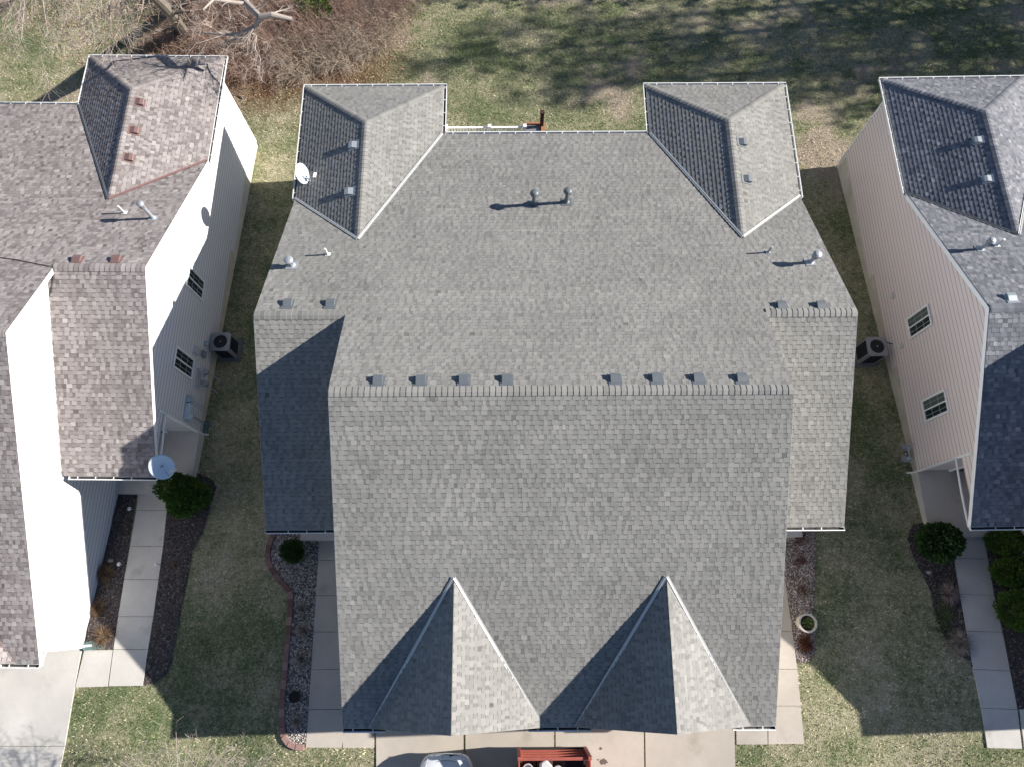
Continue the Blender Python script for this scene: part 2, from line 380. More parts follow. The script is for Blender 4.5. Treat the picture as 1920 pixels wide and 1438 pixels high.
def lap_wall(mb, poly, O, a, n, z0, step=.2, thick=.12, proud=.018):
    """lap siding: poly = [(a,z)] on the wall plane through O with along-vector a and outward normal n"""
    O, a, n = Vector(O), Vector(a), Vector(n); up = Vector((0, 0, 1))
    X = lambda p, o=0: O+a*p[0]+up*p[1]+n*o
    mb.prism([X(p, -.004) for p in poly], -n*thick)
    zs = [p[1] for p in poly]; k0, k1 = int(math.floor((min(zs)-z0)/step)), int(math.ceil((max(zs)-z0)/step))
    flip = a.cross(up).dot(n) < 0
    for k in range(k0, k1):
        lo, hi = z0+k*step, z0+(k+1)*step
        q = clip_half(clip_half(list(poly), 0, 1, hi), 0, -1, -lo)
        if len(q) < 3: continue
        for qq, tn in ((clip_half(q, 0, 1, lo+.03), 0.), (clip_half(q, 0, -1, -(lo+.03)), 1.)):  # darker lip along each lap bottom: lap shadow line painted into the tone
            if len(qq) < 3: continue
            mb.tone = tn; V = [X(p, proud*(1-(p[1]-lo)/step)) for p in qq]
            mb.add(V, [tuple(range(len(V)))[::-1] if flip else tuple(range(len(V)))])
        bt = [p for p in q if abs(p[1]-lo) < 1e-5]
        if len(bt) >= 2:
            x0, x1 = min(p[0] for p in bt), max(p[0] for p in bt)
            mb.add([X((x0, lo), 0), X((x1, lo), 0), X((x1, lo), proud), X((x0, lo), proud)], [(0, 1, 2, 3)])
GP = [(0, -.03), (0, -.13), (.095, -.13), (.13, -.045), (.13, -.008), (.10, -.008), (.10, -.022), (.112, -.03), (.086, -.118), (.012, -.118), (.012, -.03)]
def gutter(parent, A, B, out, hangers=True):
    A, B, o = Vector(A), Vector(B), Vector(out).normalized(); up = Vector((0, 0, 1)); mb = MB()
    mb.prism([A+o*x+up*z for x, z in GP], B-A)
    d = (B-A).normalized(); L = (B-A).length
    for e, s in ((A, 1), (B, -1)):
        mb.prism([e+o*x+up*z for x, z in ((0, -.03), (0, -.13), (.095, -.13), (.13, -.045), (.13, -.012))], d*s*.006)
    if hangers:
        for i in range(1, int(L/.61)+1): mb.box(A+d*(i*.61-.3)+o*.06+up*-.022, (.03, .09, .01) if abs(d.x) > .5 else (.09, .03, .01))
    g = mb.build('gutter', M['gutter'], parent)
    m2 = MB(); rr = random.Random(int(L*100)); m2.prism([A+o*.012+up*-.112, A+o*.088+up*-.112, A+o*.088+up*-.104, A+o*.012+up*-.104], B-A)
    for i in range(int(L*22)):
        p = A+d*rr.uniform(0, L)+o*rr.uniform(.02, .09)+up*rr.uniform(-.1, -.07); v = [Vector((rr.uniform(-1, 1), rr.uniform(-1, 1), rr.uniform(-.3, .3)))*.022 for _ in range(3)]
        m2.tone = rr.random(); m2.quad(*[p+x for x in v])
    m2.build('gutter_debris', M['gutter_in'], g)
    return g
# ---------------------------------------------------------------- houses
P_MAIN = dict(Wm=6.631, Yr=5.862, Zr=7.4, Yf=-3.52, Ze=2.831, Ww=9.535, Yw=8.801, Zw=6.012, Yfw=2.455, Zwe=2.966, Zh=3.212, Yo=14.73, Yh=19.826, Wi=4.05, Yi=17.56, Za=4.327, Ya=17.30, Yk=12.37)
P_LEFT = dict(Wm=6.585, Yr=5.958, Zr=7.4, Yf=-3.518, Ze=2.70, Ww=9.574, Yw=8.809, Zw=6.022, Yfw=2.453, Zwe=3.126, Zh=3.067, Yo=14.92, Yh=19.844, Wi=4.058, Yi=17.473, Za=4.292, Ya=17.27, Yk=12.39)
P_RIGHT = dict(Wm=6.631, Yr=5.895, Zr=7.4, Yf=-3.52, Ze=2.831, Ww=9.582, Yw=8.808, Zw=5.995, Yfw=2.459, Zwe=2.894, Zh=3.18, Yo=14.642, Yh=19.773, Wi=4.003, Yi=17.563, Za=4.364, Ya=17.311, Yk=12.3)
YC = 5.79
class House: pass
def build_house(cx, dY, dz, rot, p, mats, label, gables=(-1, 1), porch_z=None, walls_sides=(-1, 1)):
    h = House(); h.p = p; e = empty('house', (cx, YC+dY, dz), R(rot), label=label, cat='house'); h.e = e
    h.mw = Matrix.Translation((cx, YC+dY, dz)) @ Matrix.Rotation(R(rot), 4, 'Z'); h.mi = h.mw.inverted()
    L = lambda x, y, z: Vector((x, y-YC, z)); h.L = L
    q = type('Q', (), p); Wm, Ww, Wi = q.Wm, q.Ww, q.Wi; xc = (Ww+Wi)/2
    # snap the steep back slope through ridge and wing ridge, the others follow
    pb = (q.Zr-q.Zw)/(q.Yw-q.Yr); zb = lambda y: q.Zr-pb*(y-q.Yr); q.Zo = zb(q.Yo)
    Zh = q.Zh; Yo = q.Yr+(q.Zr-Zh)/pb; Yk = q.Yr+(q.Zr-q.Za)/pb; Za = q.Za; zw = zb(q.Yw)
    pf = (q.Zr-q.Ze)/(q.Yr-q.Yf); zf = lambda y: q.Ze+pf*(y-q.Yf)
    pw = (zw-q.Zwe)/(q.Yw-q.Yfw); zwf = lambda y: q.Zwe+pw*(y-q.Yfw)
    h.pl = {}
    def plane(name, pts): 
        n = (pts[1]-pts[0]).cross(pts[2]-pts[0]).normalized(); n = -n if n.z < 0 else n; h.pl[name] = (pts[0], n); return n
    roof = MB(); X = Vector((1, 0, 0)); Y = Vector((0, 1, 0))
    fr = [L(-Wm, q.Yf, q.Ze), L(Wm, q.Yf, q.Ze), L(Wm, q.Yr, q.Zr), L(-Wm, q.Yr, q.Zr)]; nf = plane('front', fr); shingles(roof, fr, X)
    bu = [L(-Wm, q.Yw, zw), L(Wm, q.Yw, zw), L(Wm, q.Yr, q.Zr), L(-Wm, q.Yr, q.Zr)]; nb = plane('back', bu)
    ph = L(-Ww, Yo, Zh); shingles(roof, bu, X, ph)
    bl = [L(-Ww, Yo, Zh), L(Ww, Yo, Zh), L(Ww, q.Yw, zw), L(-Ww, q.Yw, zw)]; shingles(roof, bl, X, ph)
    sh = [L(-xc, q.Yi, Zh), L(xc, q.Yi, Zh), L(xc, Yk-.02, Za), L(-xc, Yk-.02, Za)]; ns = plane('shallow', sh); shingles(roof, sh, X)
    capl, vall = [], []
    def caps_(*a): m_ = MB(); caps(m_, *a); capl.append(m_)
    def valley_(mt, *a): m_ = MB(); valley(m_, *a); vall.append((m_, mt))
    rkl = []
    def rkp(*a): m_ = MB(); m_.prism(*a); rkl.append(m_)
    caps_(L(-Wm+.02, q.Yr, q.Zr), L(Wm-.02, q.Yr, q.Zr), nf, nb)
    rb = lambda A, B, s: rkp([A+Vector((s*.002, 0, -.02)), B+Vector((s*.002, 0, -.02)), B+Vector((s*.002, 0, -.19)), A+Vector((s*.002, 0, -.19))], Vector((s*.01, 0, 0)))
    for s in (-1, 1):
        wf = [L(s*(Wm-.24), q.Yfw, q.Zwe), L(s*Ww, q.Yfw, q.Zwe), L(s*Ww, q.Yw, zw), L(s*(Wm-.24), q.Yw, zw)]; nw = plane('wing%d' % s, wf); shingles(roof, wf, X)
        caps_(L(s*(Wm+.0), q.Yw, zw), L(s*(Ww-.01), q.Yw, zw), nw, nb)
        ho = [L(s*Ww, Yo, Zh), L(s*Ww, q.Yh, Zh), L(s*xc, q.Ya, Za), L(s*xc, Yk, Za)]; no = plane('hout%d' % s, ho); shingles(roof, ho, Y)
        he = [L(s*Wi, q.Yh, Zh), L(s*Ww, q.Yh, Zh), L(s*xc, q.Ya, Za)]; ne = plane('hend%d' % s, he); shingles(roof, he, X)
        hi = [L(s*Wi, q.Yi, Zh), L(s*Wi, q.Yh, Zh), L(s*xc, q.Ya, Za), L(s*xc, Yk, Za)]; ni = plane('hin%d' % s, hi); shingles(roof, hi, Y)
        caps_(L(s*xc, Yk+.05, Za), L(s*xc, q.Ya, Za), no, ni)
        caps_(L(s*Ww, q.Yh, Zh), L(s*xc, q.Ya, Za), no, ne, .12); caps_(L(s*Wi, q.Yh, Zh), L(s*xc, q.Ya, Za), ni, ne, .12)
        valley_(mats['fl'], L(s*xc, Yk, Za), L(s*Wi, q.Yi, Zh), ni, ns); valley_(mats['fl2'], L(s*xc, Yk, Za), L(s*Ww, Yo, Zh), no, nb)
        rb(L(s*Ww, q.Yfw, q.Zwe), L(s*Ww, q.Yw, zw), s); rb(L(s*Ww, q.Yw, zw), L(s*Ww, Yo, Zh), s)
        rb(L(s*Wm, q.Yf, q.Ze), L(s*Wm, q.Yr, q.Zr), s); rb(L(s*Wm, q.Yr, q.Zr), L(s*Wm, q.Yw, zw), s)
    hg = 2.105; gx = 3.143; gw = 2.725
    for s in gables:
        ya = q.Yf+(q.Ze+.02+hg-q.Ze)/pf; zt = q.Ze+.02+hg; x0 = s*gx
        for k in (-1, 1):
            g = [L(x0+k*gw, q.Yf+.02, q.Ze+.02), L(x0, q.Yf+.02, zt), L(x0, ya, zt)]
            # small overhang of the gable roof past its wall
            g2 = [L(x0+k*gw, q.Yf-.01, q.Ze+.02), L(x0, q.Yf+.10, zt), L(x0, ya, zt)]
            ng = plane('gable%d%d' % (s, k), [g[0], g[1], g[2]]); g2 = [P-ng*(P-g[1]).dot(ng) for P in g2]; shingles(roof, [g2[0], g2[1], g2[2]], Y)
            valley_(mats['flg'], g[2]-Y*.0, g[0]+Vector((-k*.1, 0, 0)), ng, nf)
            rkp([g2[0]+Vector((0, .01, -.06)), g2[1]+Vector((0, .01, -.06)), g2[1]+Vector((0, .01, -.2)), g2[0]+Vector((0, .01, -.2))], (0, .025, 0))
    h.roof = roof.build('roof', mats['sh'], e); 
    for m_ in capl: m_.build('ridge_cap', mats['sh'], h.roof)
    for m_, mt in vall: m_.build('valley_flashing', mt, h.roof)
    for m_ in rkl: m_.build('rake_board', M['white_trim'], e)
    # gutters
    for s in (-1, 1):
        gutter(e, L(s*(Wm+.02), q.Yfw, q.Zwe), L(s*(Ww+.02), q.Yfw, q.Zwe), (0, -1, 0))
        gutter(e, L(s*Ww, Yo-.05, Zh), L(s*Ww, q.Yh, Zh), (s, 0, 0)); gutter(e, L(s*(Ww+.12), q.Yh, Zh), L(s*(Wi-.12), q.Yh, Zh), (0, 1, 0))
        gutter(e, L(s*Wi, q.Yi+.1, Zh), L(s*Wi, q.Yh, Zh), (-s, 0, 0))
    gutter(e, L(-Wi+.1, q.Yi, Zh), L(Wi-.1, q.Yi, Zh), (0, 1, 0))
    ed = [-Wm] + sum([[s*gx-gw+.55, s*gx+gw-.55] for s in sorted(gables)], []) + [Wm]
    for i in range(0, len(ed), 2): gutter(e, L(ed[i], q.Yf-.01, q.Ze-.01), L(ed[i+1], q.Yf-.01, q.Ze-.01), (0, -1, 0))
    # walls
    wl = MB(); wt = .13
    gw_ = lambda x, y: gz(*((h.mw @ L(x, y, 0)).xy))-dz
    h.wallx = {}; fds = []
    def fd_(): m_ = MB(); fds.append(m_); return m_
    for s in (-1, 1):
        xw = s*(Ww-.39); yf = 4.86; yb = q.Yh-.4; h.wallx[s] = xw
        O = L(xw, 0, 0); top = [(yb, Zh-.14), (Yo, Zh-.14), (q.Yw, zw-.14), (yf, zwf(yf)-.14)]
        steps = [(yf, 9.0), (9.0, 13.2), (13.2, yb)]; bot = []
        for a, b_ in steps:
            zt = gw_(xw, a)+.30; bot += [(a, zt), (b_, zt)]
            fd = fd_(); fd.box(L(xw-s*.11, (a+b_)/2, (zt+gw_(xw, b_)-.4)/2), (.20, b_-a, zt-(gw_(xw, b_)-.4)))
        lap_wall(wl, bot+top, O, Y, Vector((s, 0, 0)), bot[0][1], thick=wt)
        # gable end above the porch, down to the porch beam
        lap_wall(wl, [(q.Yfw+.35, 2.55), (yf-.003, 2.55), (yf-.003, zwf(yf)-.14), (q.Yfw+.35, zwf(q.Yfw+.35)-.14)], O, Y, Vector((s, 0, 0)), 2.55, thick=wt)
        wl.box(L(s*(Wm+Ww-.6)/2, q.Yfw+.42, 2.62), (Ww-Wm-.2, .14, .22))
        # porch wall with door, porch slab
        pz = porch_z[s] if porch_z else .2
        lap_wall(wl, [(min(s*(Wm-.2), xw-s*.14), pz), (max(s*(Wm-.2), xw-s*.14), pz), (max(s*(Wm-.2), xw-s*.14), 2.8), (min(s*(Wm-.2), xw-s*.14), 2.8)], L(0, yf, 0), X, Vector((0, -1, 0)), 0, thick=wt)
        fd = fd_(); fd.box(L(s*(Wm-.2+Ww-.30)/2, (q.Yfw-.08+yf)/2, pz-.35), (Ww-Wm-.1, yf-q.Yfw+.08, .7))
        dr = MB(); dr.box(L(s*(Wm+.9), yf-.05, pz+1.04), (.95, .05, 2.06)); dr.box(L(s*(Wm+.9), yf-.08, pz+1.1), (.55, .02, 1.1)); dro = dr.build('front_door', M['dark'], e)
        tr = MB(); 
        for k in (-1, 1): tr.box(L(s*(Wm+.9)+k*.53, yf-.055, pz+1.08), (.1, .07, 2.16))
        tr.box(L(s*(Wm+.9), yf-.055, pz+2.14), (.96, .069, .1)); tr.build('door_frame', M['white_trim'], dro)
        # side wall of the tall garage block
        xm = s*(Wm-.22); pol = [(q.Yf+.32, gw_(xm, -3)+.1), (q.Yw-.3, gw_(xm, q.Yw)+.1), (q.Yw-.3, zb(q.Yw-.3)-.14), (q.Yr, q.Zr-.14), (q.Yf+.32, zf(q.Yf+.32)-.14)]
        lap_wall(wl, pol, L(xm, 0, 0), Y, Vector((s, 0, 0)), 0, thick=wt); h.wallx[s*2] = xm
        fd = fd_(); fd.box(L(xm-s*.1, (q.Yf+.32+yf)/2, gw_(xm, 0)-.15), (.19, yf-q.Yf-.32, .56))
        # back of the wing and its inner wall
        lap_wall(wl, [(min(s*(Wi+.4), xw), gw_(xw, yb)), (max(s*(Wi+.4), xw), gw_(xw, yb)), (max(s*(Wi+.4), xw), Zh-.14), (min(s*(Wi+.4), xw), Zh-.14)], L(0, yb+.003, 0), X, Vector((0, 1, 0)), 0, thick=wt)
        lap_wall(wl, [(q.Yi-.45, gw_(0, 18)), (yb-.14, gw_(0, 18)), (yb-.14, Zh-.14), (q.Yi-.45, Zh-.14)], L(s*(Wi+.4), 0, 0), Y, Vector((-s, 0, 0)), 0, thick=wt)
    yb2 = q.Yi-.45
    lap_wall(wl, [(-Wi-.5, gw_(0, 17)), (Wi+.5, gw_(0, 17)), (Wi+.5, Zh-.1), (-Wi-.5, Zh-.1)], L(0, yb2, 0), X, Vector((0, 1, 0)), 0, thick=wt)
    yf2 = q.Yf+.32; lap_wall(wl, [(-Wm+.22, gw_(0, -3)), (Wm-.22, gw_(0, -3)), (Wm-.22, q.Ze-.02), (-Wm+.22, q.Ze-.02)], L(0, yf2, 0), X, Vector((0, -1, 0)), 0, thick=wt)
    for s in sorted(gables): lap_wall(wl, [(s*gx-gw+.35, q.Ze+.0), (s*gx+gw-.35, q.Ze+.0), (s*gx, q.Ze+hg-.3)], L(0, yf2-.1, 0), X, Vector((0, -1, 0)), 0, thick=wt)
    for s in (-1, 1):
        gd = MB(); g0 = gw_(s*gx, -3.2)
        for k in range(4): gd.box(L(s*gx, yf2-.05, g0+.3+k*.54), (4.9, .05, .53))
        gd.build('garage_door', M['white_trim'], e, bevel=.01)
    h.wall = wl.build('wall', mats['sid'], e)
    for i_, m_ in enumerate(fds): m_.build('porch_slab' if i_ % 5 == 3 else 'foundation', M['conc_g' if i_ % 5 == 3 else 'found'], e)
    for s in (-1, 1):
        for y in (4.84, q.Yh-.38): cb = MB(); cb.box(L(s*(Ww-.385), y, (Zh-.14+gw_(s*9, y)+.3)/2), (.07, .07, Zh-.14-gw_(s*9, y)-.3)); cb.build('corner_board', M['white_trim'], e)
    return h
def roofpt(h, pl, u, v):
    p0, n = h.pl[pl]; mw = h.mw; P = on_plane(u, v, mw @ p0, (mw.to_3x3() @ n)); return h.mi @ P, n
def wallpt(h, s, u, v, off=0):
    x = h.wallx[s]+(off if s > 0 else -off); mw = h.mw
    P = on_plane(u, v, mw @ Vector((x, 0, 0)), mw.to_3x3() @ Vector((1, 0, 0))); return h.mi @ P
TV = .55
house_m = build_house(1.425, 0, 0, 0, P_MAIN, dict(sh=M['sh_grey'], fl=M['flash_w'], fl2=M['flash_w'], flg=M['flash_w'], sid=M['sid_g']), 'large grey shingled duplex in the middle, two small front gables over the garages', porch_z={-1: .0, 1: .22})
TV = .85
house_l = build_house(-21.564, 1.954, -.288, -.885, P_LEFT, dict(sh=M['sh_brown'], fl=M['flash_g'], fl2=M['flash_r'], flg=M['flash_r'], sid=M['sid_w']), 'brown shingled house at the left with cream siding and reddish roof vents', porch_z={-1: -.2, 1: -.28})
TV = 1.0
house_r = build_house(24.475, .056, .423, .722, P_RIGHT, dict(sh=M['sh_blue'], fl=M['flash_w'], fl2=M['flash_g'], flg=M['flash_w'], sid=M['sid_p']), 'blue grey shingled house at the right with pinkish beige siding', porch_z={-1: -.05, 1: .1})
def frame_on(n, flat=Vector((1, 0, 0))):
    """orthonormal basis with z = roof normal, y pointing up the slope"""
    n = Vector(n); up = Vector((0, 0, 1)); y = (up-n*up.dot(n)).normalized(); x = y.cross(n); return Matrix((x, y, n)).transposed()
def box_vent(h, pl, u, v, mat, size=(.27, .30, .13)):
    P, n = roofpt(h, pl, u, v); m = frame_on(n); a, b, c = size; mb = MB(); W = lambda x, y, z: P+m @ Vector((x, y, z))
    mb.tone = .5; mb.prism([W(-a*.72, -b*.66, .012), W(a*.72, -b*.66, .012), W(a*.72, b*.8, .012), W(-a*.72, b*.8, .012)], m @ Vector((0, 0, .012)))
    prof = [(-b/2, .05), (-b/2, c*.9), (-b/2+.03, c), (.0, c*.92), (b/2, .03), (b/2, .015), (-b*.36, .015), (-b*.36, .05)]
    mb.prism([W(-a/2, y, z) for y, z in prof], m @ Vector((a, 0, 0)))
    o = mb.build('roof_vent', mat, h.roof)
    k = MB(); k.prism([W(-a*.46, -b*.355, .02), W(a*.46, -b*.355, .02), W(a*.46, -b*.48, .045), W(-a*.46, -b*.48, .045)], m @ Vector((0, 0, .01))); k.build('vent_screen', M['dark'], o)
    return o
def pipe_vent(h, pl, u, v, kind, hgt=.55, mat=None, r=.05, lean=(0, 0)):
    P, n = roofpt(h, pl, u, v); mat = mat or M['galv']; up = Vector((lean[0], lean[1], 1)).normalized(); mb = MB(); m = frame_on(n)
    mb.prism([P+m @ Vector((x, y, .014)) for x, y in ((-r*2.6, -r*2.6), (r*2.6, -r*2.6), (r*2.6, r*2.6), (-r*2.6, r*2.6))], n*.01)
    mb.tube([P, P+up*.07, P+up*.09, P+up*hgt], [r*1.9, r*1.5, r, r], 14)
    if kind == 'pipe': mb.tube([P+up*(hgt-.01), P+up*(hgt+.01)], r*1.12, 14)
    if kind == 'ball':
        T = P+up*hgt; mb.lathe(T, [(r, -.02), (r*1.5, .0), (r*2.0, .05), (r*2.15, .10), (r*1.9, .155), (r*1.2, .195), (.01, .21)], 16)
        for j in range(8):
            t_ = math.pi*j/4; mb.tube([T+Vector((math.cos(t_)*r*2.05, math.sin(t_)*r*2.05, .0)), T+Vector((math.cos(t_)*r*2.2, math.sin(t_)*r*2.2, .1)), T+Vector((math.cos(t_)*r*1.5, math.sin(t_)*r*1.5, .185))], .008, 5)
    if kind == 'cap':
        T = P+up*hgt; mb.lathe(T, [(r*1.05, -.2), (r*1.7, -.18), (r*1.7, -.04), (r*1.05, -.02)], 16); mb.lathe(T, [(r*2.0, .0), (r*2.0, .025), (r*1.2, .06), (.005, .075)], 18)
    o = mb.build('vent_pipe', mat, h.roof, smooth=False)
    if kind == 'cap':
        k = MB(); T = P+up*hgt
        for j in range(9):
            t_ = 2*math.pi*j/9; d = Vector((math.cos(t_), math.sin(t_), 0)); k.box(T+d*r*1.71+Vector((0, 0, -.11)), (.006, .018, .11), t_)
        k.build('vent_slot', M['dark'], o)
    return o
for u_, v_ in ((709, 712), (789, 712), (870, 711), (950, 710), (1153, 709), (1231, 708), (1309, 708), (1390, 708)): box_vent(house_m, 'back', u_, v_+3, M['vent_grey'])
for u_, v_ in ((540, 568), (620, 568), (1465, 572), (1539, 572)): box_vent(house_m, 'back', u_, v_+3, M['vent_grey'])
for u_, v_ in ((663, 274), (656, 361)): box_vent(house_m, 'hout-1', u_, v_, M['vent_pale'])
for u_, v_ in ((1391, 268), (1400, 337)): box_vent(house_m, 'hout1', u_, v_, M['vent_grey'])
for u_, v_ in ((262, 193), (252, 246), (242, 297)): box_vent(house_l, 'hout1', u_, v_, M['vent_brown'])
for u_, v_ in ((145, 486), (218, 486)): box_vent(house_l, 'back', u_, v_+3, M['vent_brown'])
for u_, v_ in ((1833, 264), (1851, 337)): box_vent(house_r, 'hout-1', u_, v_, M['vent_pale'], (.23, .26, .11))
box_vent(house_r, 'back', 1895, 560, M['vent_pale'])
pipe_vent(house_m, 'shallow', 1001, 384, 'ball', .64, M['vent_grey'], .072); pipe_vent(house_m, 'shallow', 1062, 380, 'ball', .64, M['vent_grey'], .072)
pipe_vent(house_m, 'back', 615, 478, 'pipe', .42, M['pvc'], .035); pipe_vent(house_m, 'back', 548, 499, 'cap', .42, M['galv'], .075)
pipe_vent(house_m, 'back', 1440, 474, 'pipe', .40, M['galv'], .035); pipe_vent(house_m, 'back', 1519, 493, 'cap', .62, M['galv'], .07)
pipe_vent(house_l, 'back', 234, 400, 'pipe', .45, M['pvc'], .035); pipe_vent(house_l, 'back', 288, 410, 'cap', .95, M['galv'], .06)
pipe_vent(house_r, 'back', 1838, 468, 'cap', .62, M['galv'], .06); pipe_vent(house_r, 'back', 1868, 461, 'pipe', .42, M['pvc'], .04)
# ---------------------------------------------------------------- windows on the neighbouring side walls
def window(h, s, quad, blind=False):
    ps = [wallpt(h, s, *q, off=.045) for q in quad]; ys = sorted(p.y for p in ps); zs = sorted(p.z for p in ps)
    y0, y1, z0, z1 = (ys[0]+ys[1])/2, (ys[2]+ys[3])/2, (zs[0]+zs[1])/2, (zs[2]+zs[3])/2
    x = ps[0].x; sg = 1 if s > 0 else -1; fw = .07; mb = MB(); yc, zc, wy, wz = (y0+y1)/2, (z0+z1)/2, y1-y0, z1-z0
    for k in (-1, 1):
        mb.box((x, yc+k*(wy-fw)/2, zc), (.05, fw, wz)); mb.box((x, yc, zc+k*(wz-fw)/2), (.048, wy-2*fw, fw))
    mb.box((x+sg*.004, yc, zc), (.046, .045, wz-2*fw)); o = mb.build('window', M['white_trim'], h.e, bevel=.006)
    g = MB(); g.box((x-sg*.018, yc, zc), (.01, wy-fw, wz-fw)); g.build('pane', M['glass'], o)
    if blind: b_ = MB(); b_.box((x-sg*.012, yc+wy*.24, zc), (.006, wy*.42, wz-fw*2)); b_.build('blind', M['blind'], o)
    mu = MB()
    for c_ in (-1, 1):
        mu.box((x-sg*.008, yc+c_*wy*.24, zc), (.008, .012, wz-2*fw))
        for k in (-1, 1): mu.box((x-sg*.006, yc+c_*wy*.24, zc+k*wz*.155), (.006, wy*.42, .014))
    mu.build('muntin', M['meter'], o)
window(house_l, 1, ((356, 500), (385, 529), (379, 564), (347, 535)))
window(house_l, 1, ((331, 648), (366, 676), (358, 713), (324, 688)))
window(house_r, -1, ((1699, 599), (1739, 570), (1749, 608), (1707, 638)), True)
window(house_r, -1, ((1727, 751), (1771, 728), (1780, 770), (1736, 792)), True)
# ---------------------------------------------------------------- downspouts
def downspout(h, s, zbot, fy=None):
    q = h.p; L = h.L; mb = MB(); x1 = s*(q['Ww']-.02); xw = h.wallx[s]+s*.05; y0 = q['Yfw']-.06; y1 = 4.86-.03; zt = q['Zwe']-.15
    r = .038
    mb.tube([L(x1-s*.04, y0, zt), L(x1-s*.06, y0+.12, zt-.12), L(x1-s*.16, (y0+y1)/2, zt-.28), L(xw+s*.02, y1, zt-.42), L(xw+s*.02, y1, zt-.6), L(xw+s*.02, y1, zbot+.12), L(xw+s*.22, y1, zbot+.04)], r, 8)
    return mb.build('downspout', M['gutter'], h.e)
for h, s in ((house_l, 1), (house_r, -1), (house_m, -1), (house_m, 1)):
    xw = h.wallx[s]; P = h.mw @ h.L(xw, 4.8, 0); downspout(h, s, gz(P.x, P.y)-h.mw.translation.z)
mb = MB(); P0 = house_l.L(P_LEFT['Wm']+.02, P_LEFT['Yf']-.05, P_LEFT['Ze']-.13); xm = house_l.wallx[2]+.05
Pg = house_l.mw @ house_l.L(xm, -3.1, 0); zg = gz(Pg.x, Pg.y)+.288
mb.tube([P0, P0+Vector((-.1, .15, -.15)), house_l.L(xm, -3.12, P_LEFT['Ze']-.5), house_l.L(xm, -3.12, zg+.15), house_l.L(xm+.25, -3.1, zg+.06)], .04, 8); mb.build('downspout', M['gutter'], house_l.e)
# ---------------------------------------------------------------- ground sheets
def inpoly(px, py, poly):
    c = np.zeros(len(px), bool); j = len(poly)-1
    for i in range(len(poly)):
        xi, yi, xj, yj = *poly[i], *poly[j]
        if abs(yj-yi) > 1e-9: c ^= ((yi > py) != (yj > py)) & (px < (xj-xi)*(py-yi)/(yj-yi)+xi)
        j = i
    return c
def axis(a, b, fine0, fine1, st):
    v = [a]; x = a
    while x < b:
        d = 0 if fine0 <= x <= fine1 else min(abs(x-fine0), abs(x-fine1)); x += st+d*.25; v.append(min(x, b))
    return v
xs, ys_ = axis(-500, 500, -36, 40, .6), axis(-300, 500, -12, 40, .6)
mb = MB(); W_ = len(xs); mb.v = [(x, y, gz(x, y)+random.uniform(-.008, .008)) for y in ys_ for x in xs]; mb.t = [.5]*len(mb.v)
mb.f = [(j*W_+i, j*W_+i+1, (j+1)*W_+i+1, (j+1)*W_+i) for j in range(len(ys_)-1) for i in range(W_-1)]
tag(mb.build('ground', M['lawn'], smooth=True), kind='structure')
KEEP = []        # areas where no grass grows
def sheet(name, pts, mat, lift, kind='structure', keep=True, tone=.5, thick=0):
    bm = bmesh.new(); vs = [bm.verts.new((p[0], p[1], 0)) for p in pts]; bm.faces.new(vs)
    bmesh.ops.triangulate(bm, faces=bm.faces[:])
    for ax in (0, 1):
        lo, hi = min(p[ax] for p in pts), max(p[ax] for p in pts); c_ = math.floor(lo/.4)*.4
        while c_ < hi:
            co = [0, 0, 0]; co[ax] = c_; no = [0, 0, 0]; no[ax] = 1
            bmesh.ops.bisect_plane(bm, geom=bm.verts[:]+bm.edges[:]+bm.faces[:], plane_co=co, plane_no=no); c_ += .4
    if thick:
        r = bmesh.ops.extrude_face_region(bm, geom=bm.faces[:]); top = [v for v in r['geom'] if isinstance(v, bmesh.types.BMVert)]
        ts = set(top)
        for v in bm.verts: v.co.z = gz(v.co.x, v.co.y)+(lift if v in ts else lift-thick)
    else:
        for v in bm.verts: v.co.z = gz(v.co.x, v.co.y)+lift
    bmesh.ops.recalc_face_normals(bm, faces=bm.faces[:])
    me = bpy.data.meshes.new(name); bm.to_mesh(me); bm.free(); a = me.attributes.new('tone', 'FLOAT', 'POINT'); a.data.foreach_set('value', np.full(len(me.vertices), tone, dtype=np.float32))
    me.materials.append(mat); o = bpy.data.objects.new(name, me); C.objects.link(o)
    if kind: o['kind'] = kind
    if keep: KEEP.append([(p[0], p[1]) for p in pts])
    return o
def slabs(name, rows, mat, lift=.045, gap=.008):
    """a concrete walk poured in bays: rows = [(left pixel, right pixel), ...] down the walk; one mesh, joints as real gaps"""
    bm = MB(); L_ = [(G(*a), G(*b)) for a, b in rows]
    for (a, b), (c, d) in zip(L_[:-1], L_[1:]):
        t1 = (c-a).normalized()*gap; t2 = (d-b).normalized()*gap; q = [a+t1, b+t2, d-t2, c-t1]
        N = 4; V = []
        for k in (lift, -.15):
            for i in range(N+1):
                for j in (0, 1):
                    e0 = q[0].lerp(q[3], i/N); e1 = q[1].lerp(q[2], i/N); p = e0.lerp(e1, j); V.append(Vector((p.x, p.y, gz(p.x, p.y)+k)))
        n = (N+1)*2; F = []
        for i in range(N): F.append((2*i, 2*i+1, 2*i+3, 2*i+2)); F.append((2*i, 2*i+2, n+2*i+2, n+2*i)); F.append((2*i+1, n+2*i+1, n+2*i+3, 2*i+3))
        F += [(0, n, n+1, 1), (2*N, 2*N+1, n+2*N+1, n+2*N)]
        bm.tone = random.random(); bm.add(V, F)
        KEEP.append([(p.x, p.y) for p in q])
    o = bm.build(name, mat); tag(o, kind='structure'); return o
slabs('path', [((263, 897), (321, 897)), ((256.5, 956.5), (313.6, 956.5)), ((245, 1024), (306.7, 1024)), ((234, 1086), (298, 1086)), ((223, 1155.5), (288.6, 1155.5)), ((214, 1217), (278.6, 1217)), ((205, 1286), (268.5, 1285))], M['conc_g'])
